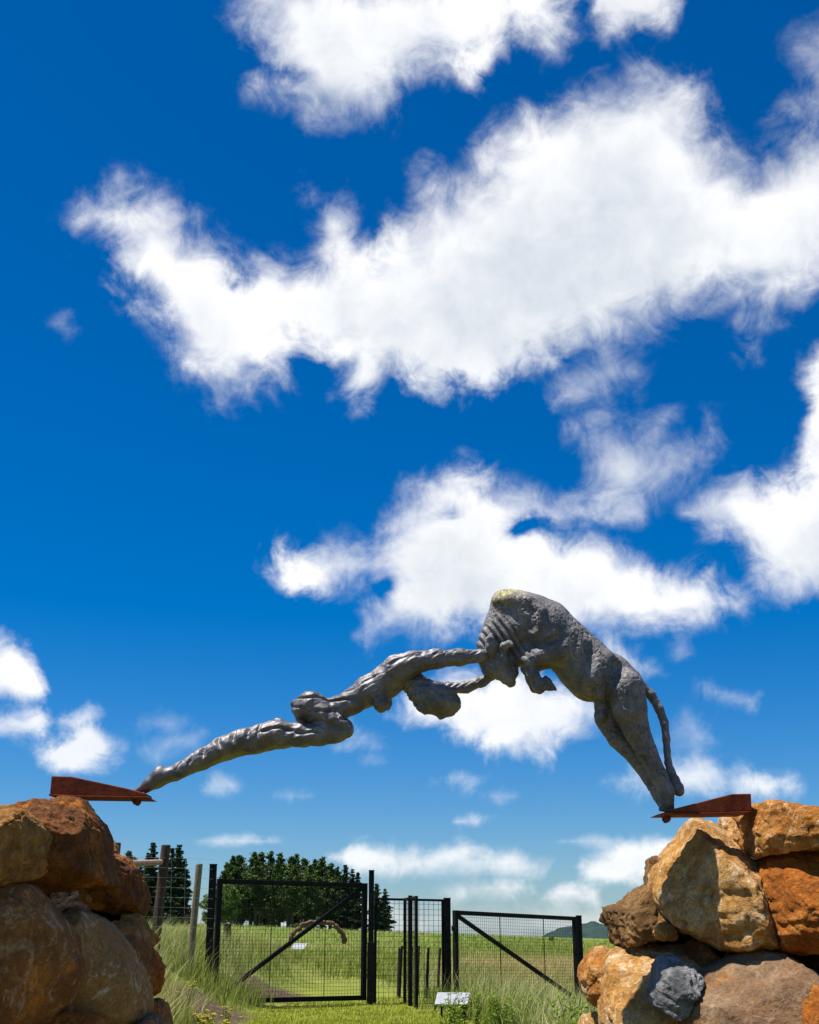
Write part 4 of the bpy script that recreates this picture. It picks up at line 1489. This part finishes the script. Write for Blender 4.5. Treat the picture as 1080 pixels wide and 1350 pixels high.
def tree_meshes(kind, seed):
    """unit trees of 12 m; returns trunk MB and crown mesh"""
    rs = np.random.RandomState(seed)
    H = 12.0
    mb = MB()
    cl, br = [], []                           # clumps, boughs
    if kind == 'pine':
        bend = rs.normal(size=2) * .3
        tr = [(bend[0] * s * s, bend[1] * s * s, H * s) for s in np.linspace(0, .93, 7)]
        mb.tube(tr, list(np.linspace(.24, .05, 7)), 7)
        base = (.08, .26, .12, .18, .06)[seed % 5]
        nb = 84
        for i in range(nb):
            s = base + (1 - base) * (i + rs.rand()) / nb
            prof = np.interp(s, [base, base + .18, .7, .9, 1.0], [.5, 1.0, .62, .24, .03])
            az = rs.rand() * 6.283
            L = 2.3 * prof * rs.uniform(.25, 1.2) * (1 + .45 * math.sin(az * 2 + s * 7 + seed) * math.sin(s * 13 + seed * 2))
            t0 = Vector((bend[0] * s * s, bend[1] * s * s, H * s * .93))
            t1 = t0 + Vector((math.cos(az) * L, math.sin(az) * L, L * rs.uniform(.1, .45)))
            mb.tube([t0, (t0 + t1) / 2 + Vector((0, 0, -.05)), t1], [.05, .035, .012], 4, cap=False)
            br.append((np.array(t0), np.array(t1), .12 + .11 * L))
    elif kind == 'spire':
        tr = [(0, 0, H * s) for s in np.linspace(0, .97, 6)]
        mb.tube(tr, list(np.linspace(.2, .03, 6)), 7)
        z = H * .07
        while z < H * .99:
            s = z / H
            Rr = 1.75 * (1 - s) ** .8 + .12
            nbr = 5 if s < .8 else 3
            for k in range(nbr):
                az = rs.rand() * 6.283
                L = Rr * rs.uniform(.35, 1.35)
                t0 = Vector((0, 0, z))
                t1 = t0 + Vector((math.cos(az) * L, math.sin(az) * L, -.18 * L + .1))
                mb.tube([t0, t1], [.03, .008], 4, cap=False)
                br.append((np.array(t0), np.array(t1), .07 + .09 * L))
            z += rs.uniform(.22, .46)
    else:  # bush
        mb.tube([(0, 0, -.2), (0, 0, 3), (.2, 0, 6)], [.3, .22, .1], 7)
        for i in range(90):
            v = rs.normal(size=3)
            v /= np.linalg.norm(v)
            r = rs.uniform(.45, 1.0)
            c = np.array((v[0] * 5.2 * r, v[1] * 4.2 * r, 6.2 + v[2] * 5.6 * r))
            if c[2] > .4:
                cl.append((c, rs.uniform(.7, 1.2)))
    C = []
    for c, r in cl:
        C.append(c + rs.normal(size=(62, 3)) * r * np.array((.55, .55, .38)))
    for a, b_, r in br:
        k = int(26 + 36 * np.linalg.norm(b_ - a))
        f = rs.uniform(.22, 1.08, k)[:, None]
        C.append(a + (b_ - a) * f + rs.normal(size=(k, 3)) * r * (1.25 - .6 * f) * np.array((1.25, 1.25, .75)))
    C = np.concatenate(C)
    V, F = leaf_quads(C, .23 if kind != 'bush' else .42, rs)
    me = mesh_np('crown', V, F)
    return mb, me


def plant_tree(kindset, name, label, px, py_top, Y, group, variant, wid=1.0, cat='tree', rz=0.0):
    mbm, me, mt = kindset[variant % len(kindset)]
    t = P(px, py_top, Y)
    g = float(gz(np.array([t.x]), np.array([Y]))[0])
    h = t.z - g
    e = empty(name, (t.x, Y, g - .1), rz)
    sc = h / 12.0
    for nm, mesh, mat in (('trunk', mbm, m_trunk), ('crown', me, mt)):
        o = bpy.data.objects.new(nm, mesh)
        COL.objects.link(o)
        if not mesh.materials:
            mesh.materials.append(mat)
        o.parent = e
        o.scale = (sc * wid, sc * wid, sc)
    tag(e, label, cat, group)
    return e


def kinds(kind, seeds, mat):
    out = []
    for s in seeds:
        mb, me = tree_meshes(kind, s)
        tm = bpy.data.meshes.new('trunk')
        tm.from_pydata(mb.v, [], mb.f)
        out.append((tm, me, mat))
    return out


K_PINE = kinds('pine', (1, 2, 3, 4, 5, 6, 7), m_pine)
K_SPIRE = kinds('spire', (11, 12, 13), m_spire)
K_BUSH = kinds('bush', (21, 22), m_bush)
pines = [(297, 1131, 205), (309, 1122, 195), (322, 1120, 214), (334, 1116, 198), (347, 1117, 210), (358, 1114, 196), (371, 1118, 208), (383, 1123, 194), (392, 1119, 212), (405, 1124, 200), (416, 1126, 208), (426, 1123, 197), (437, 1131, 206), (446, 1137, 200), (340, 1128, 188), (366, 1127, 187), (410, 1133, 189), (315, 1137, 188), (388, 1134, 186)]
pines += [(300 + 21 * i, 1146 + (i * 7) % 13, 221 + (i * 5) % 7) for i in range(8)]
for i, (px, py, Y) in enumerate(pines):
    plant_tree(K_PINE, 'pine_tree', 'dark tall pine in the dense stand behind the wide gate', px, py, Y, 'pines of the stand behind the gate', i * 3, .9 + .55 * ((i * 7) % 5) / 4, rz=i * 1.7)
for i in range(10):
    plant_tree(K_PINE, 'young_pine', 'low bushy young pine growing in the shade of the pine stand', 296 + 18.5 * i, 1182 + (i * 11) % 14, 214 + (i * 3) % 8, 'young pines under the stand', 4 if i % 2 else 0, 2.0 + .1 * (i % 3), rz=i * 2.3)
for i, (px, py, Y) in enumerate([(456, 1138, 196), (465, 1144, 202), (472, 1150, 195)]):
    plant_tree(K_SPIRE, 'conifer_tree', 'pointed conifer at the open edge of the pine stand', px, py, Y, 'conifers at the edge of the stand', i, 1.15, rz=i * 2.1)
for i, (px, py, Y, wd) in enumerate([(497, 1163, 190, 1.45), (508, 1170, 193, 1.5)]):
    plant_tree(K_SPIRE, 'conifer_tree', 'pointed conifer standing apart behind the tall sleeved gate post', px, py, Y, 'conifer pair apart from the stand', i, wd, rz=i)
for i, (px, py, Y, wd) in enumerate([(203, 1108, 150, 1.1), (196, 1122, 158, 1.1), (228, 1118, 155, 1.15), (237, 1111, 150, 1.2), (244, 1130, 160, 1.2), (186, 1135, 152, 1.2)]):
    plant_tree(K_SPIRE, 'conifer_tree', 'slender dark conifer beyond the wooden post fence', px, py, Y, 'conifers beyond the wooden fence', i, wd, rz=i * 1.3)
plant_tree(K_PINE, 'pine_tree', 'light green pine with rounded crown rising over the boulder wall', 172, 1114, 140, None, 1, 1.25)
plant_tree(K_BUSH, 'leafy_tree', 'light green bushy tree in front of the pine stand', 301, 1164, 165, None, 0, .82)
plant_tree(K_BUSH, 'leafy_tree', 'smaller green bushy tree beside the bushy tree and the post', 278, 1176, 172, None, 1, .8)
plant_tree(K_BUSH, 'round_shrub', 'low round green shrub at the foot of the pine stand', 392, 1215.5, 175, None, 1, 1.3, cat='shrub')
plant_tree(K_BUSH, 'round_shrub', 'lone small shrub on the skyline of the open field', 727, 1233, 150, None, 0, 1.3, cat='shrub')

# ================================================================== GRASS AND WEEDS
def blades(x, y, hgt, wid, lean, rs, name, mat, lean_dir=None, segs=2):
    n = len(x)
    z = gz(x, y)
    B = np.stack([x, y, z - .01], 1)
    a = rs.rand(n) * 6.283
    wv = np.stack([np.cos(a), np.sin(a), 0 * a], 1) * (wid * rs.uniform(.6, 1.3, n))[:, None] * .5
    la = 7.0 * fbm(np.stack([x * 1.7, y * 1.7, 0 * x + 6], 1), 2) + rs.normal(size=n) * .9 if lean_dir is None else lean_dir + rs.normal(size=n) * 1.3
    lv = np.stack([np.cos(la), np.sin(la), 0 * la], 1) * (lean * rs.uniform(.2, 1.2, n) * hgt)[:, None]
    up = np.stack([0 * a, 0 * a, hgt], 1)
    m1 = B + up * .6 + lv * .35
    tip = B + up + lv
    V = np.stack([B - wv, B + wv, m1 + wv * .7, m1 - wv * .7, tip], 1).reshape(-1, 3)
    k = 5 * np.arange(n)[:, None]
    F = np.concatenate([np.concatenate([k, k + 1, k + 2], 1), np.concatenate([k, k + 2, k + 3], 1), np.concatenate([k + 3, k + 2, k + 4], 1)])
    me = mesh_np(name, V, F)
    at = me.attributes.new('straw', 'FLOAT', 'POINT')
    at.data.foreach_set('value', np.repeat(straw_np(x, y), 5).astype(np.float32))
    return link_mesh(name, me, mat)


m_mown = leafmat('mown_grass', (0.16, 0.21, 0.008), (0.46, 0.46, 0.05), .3)
m_tall = leafmat('tall_meadow_grass', (0.08, 0.15, 0.008), (0.40, 0.42, 0.07), .3, (0.50, 0.42, 0.17))
m_straw = leafmat('pale_seeding_grass', (0.30, 0.31, 0.08), (0.62, 0.56, 0.27), .3)
rs = np.random.RandomState(3)


def scatter(n, x0, x1, y0, y1):
    # even on screen: more towards the camera
    u = rs.rand(n)
    y = 1 / (1 / y0 + u * (1 / y1 - 1 / y0))
    x = rs.uniform(x0, x1, n) * y / y1 if False else rs.uniform(-1, 1, n) * .36 * y
    k = (x > x0) & (x < x1)
    return x[k], y[k]


x, y = scatter(150000, -3.6, 3.2, 12, 27)
k = (mown_np(x, y) > rs.rand(len(x)) * .9 + .05) & (soil_mask_np(x, y) < rs.rand(len(x)))
x, y = x[k], y[k]
tag(blades(x, y, rs.uniform(.03, .075, len(x)), .012, .8, rs, 'mown_grass', m_mown), 'short bright green mown grass of the path', 'grass', kind='stuff')

x, y = scatter(120000, -9, 9, 11.5, 40)
clump = fbm(np.stack([x * 1.3, y * .9, 0 * x], 1), 3)
k = (mown_np(x, y) < rs.rand(len(x)) * .6) & (soil_mask_np(x, y) < rs.rand(len(x)) * 1.06) & (clump > -.25 + .3 * rs.rand(len(x)))
x, y, cl_ = x[k], y[k], clump[k]
hh2 = (0.22 + .35 * np.clip(cl_ + .2, 0, 1) + .14 * sstep(-2.4, -3.6, x)) * rs.uniform(.5, 1.2, len(x)) * (1 - .35 * sstep(1, 3, x))
tag(blades(x, y, hh2, .012, .6, rs, 'tall_grass', m_tall), 'tall green uncut grass on the bank and by the gates', 'grass', kind='stuff')

x, y = scatter(60000, -9, 9, 12, 40)
clump = fbm(np.stack([x * 1.1 + 30, y * .8, 0 * x], 1), 3)
k = (mown_np(x, y) < .2) & (soil_mask_np(x, y) < .2) & (clump > 0.02)
x, y = x[k], y[k]
tag(blades(x, y, rs.uniform(.35, .75, len(x)) * (1 - .3 * sstep(1, 3, x)), .009, .75, rs, 'seeding_grass', m_straw, 0.4), 'pale arching seed heads among the tall grass', 'grass', kind='stuff')

x, y = scatter(90000, -60, 60, 38, 190)
k = (mown_np(x, y) < .35 + .3 * rs.rand(len(x)))
x, y = x[k], y[k]
band = fbm(np.stack([x * .06, y * .035, 0 * x], 1), 3)
tag(blades(x, y, rs.uniform(.12, .4, len(x)), .022 * np.maximum(1, y / 70), .6, rs, 'field_grass', m_tall, 0.4), 'rough grass of the open field beyond the gates', 'grass', kind='stuff')

# leafy weeds by the right hand gate and under the walls
m_weed = leafmat('weed_leaves', (0.09, 0.16, 0.014), (0.28, 0.38, 0.045), .3)
m_stem = leafmat('weed_stem', (0.07, 0.11, 0.02), (0.12, 0.15, 0.04), 0)
m_yel = leafmat('yellow_petals', (0.65, 0.45, 0.02), (0.8, 0.6, 0.04), .2)


def weed_mesh(seed, nst, h, leaf, flowers=False):
    rs = np.random.RandomState(seed)
    mb = MB()
    Cs, Ns = [], []
    tips = []
    for i in range(nst):
        a = rs.rand() * 6.283
        L = h * rs.uniform(.6, 1.1)
        out = rs.uniform(.1, .5) * L
        pts = [Vector((0, 0, -.05)), Vector((math.cos(a) * out * .4, math.sin(a) * out * .4, L * .55)), Vector((math.cos(a) * out, math.sin(a) * out, L))]
        mb.tube(pts, [.006, .005, .003], 4)
        tips.append(pts[-1])
        for k in range(9):
            s = rs.uniform(.2, 1)
            p = pts[0].lerp(pts[1], s * 2) if s < .5 else pts[1].lerp(pts[2], s * 2 - 1)
            aa = rs.rand() * 6.283
            Cs.append(p)
            Ns.append((math.cos(aa), math.sin(aa), rs.uniform(.1, .9)))
    V, F = [], []
    for p, d in zip(Cs, Ns):
        d = Vector(d).normalized()
        s = d.cross(Vector((0, 0, 1))).normalized()
        l = leaf * rs.uniform(.6, 1.2)
        b = len(V)
        mid = p + d * l * .5
        for q in (p, mid + s * l * .24 + Vector((0, 0, .1 * l)), p + d * l - Vector((0, 0, .15 * l)), mid - s * l * .24 + Vector((0, 0, .1 * l))):
            V.append(tuple(q))
        F.append((b, b + 1, b + 2, b + 3))
    lm = mesh_np('foliage', V, F)
    sm = bpy.data.meshes.new('stem')
    sm.from_pydata(mb.v, [], mb.f)
    fm = None
    if flowers:
        V, F = [], []
        for p in tips:
            for k in range(6):
                a = k * 1.047
                b = len(V)
                d = Vector((math.cos(a), math.sin(a), .35))
                s = Vector((-math.sin(a), math.cos(a), 0))
                for q in (p, p + d * .016 + s * .008, p + d * .03, p + d * .016 - s * .008):
                    V.append(tuple(q))
                F.append((b, b + 1, b + 2, b + 3))
        fm = mesh_np('blossom', V, F)
    return sm, lm, fm


W_BIG = [weed_mesh(s, 9, .50, .085) for s in (1, 2, 3)]
W_YEL = [weed_mesh(s, 8, .34, .045, True) for s in (7, 8)]


def weed(kind, v, x, y, sc, label, group, name='leafy_weed'):
    sm, lm, fm = kind[v % len(kind)]
    e = empty(name, (x, y, float(gz(np.array([x]), np.array([y]))[0])), v * 1.9)
    for nm, me, mt in (('stem', sm, m_stem), ('foliage', lm, m_weed), ('blossom', fm, m_yel)):
        if me is None:
            continue
        if not me.materials:
            me.materials.append(mt)
        o = bpy.data.objects.new(nm, me)
        COL.objects.link(o)
        o.parent = e
        o.scale = (sc,) * 3
    tag(e, label, 'plant', group)


r_ = random.Random(8)
for i in range(28):
    px = 578 + 145 * (i / 28) + r_.uniform(-8, 8)
    Y = r_.uniform(16.5, 23.5)
    p = P(px, 1330, Y)
    weed(W_BIG, i, p.x, Y, r_.uniform(.6, 1.05), 'green leafy weed in the patch before the weed sunk gate', 'leafy weeds before the gate')
for i in range(9):
    px = 738 + 34 * (i / 9) + r_.uniform(-5, 5)
    Y = r_.uniform(12.5, 16)
    p = P(px, 1330, Y)
    weed(W_BIG, i + 1, p.x, Y, r_.uniform(.9, 1.25), 'bright leafy weed growing beside the rounded orange stone', 'leafy weeds beside the wall')
for i in range(8):
    px = 250 + 60 * (i / 8) + r_.uniform(-6, 6)
    Y = r_.uniform(14.5, 18)
    p = P(px, 1330, Y)
    weed(W_YEL, i, p.x, Y, r_.uniform(.8, 1.3), 'low weed with small yellow blossoms at the edge of the bare soil', 'yellow flowering weeds', 'flowering_weed')
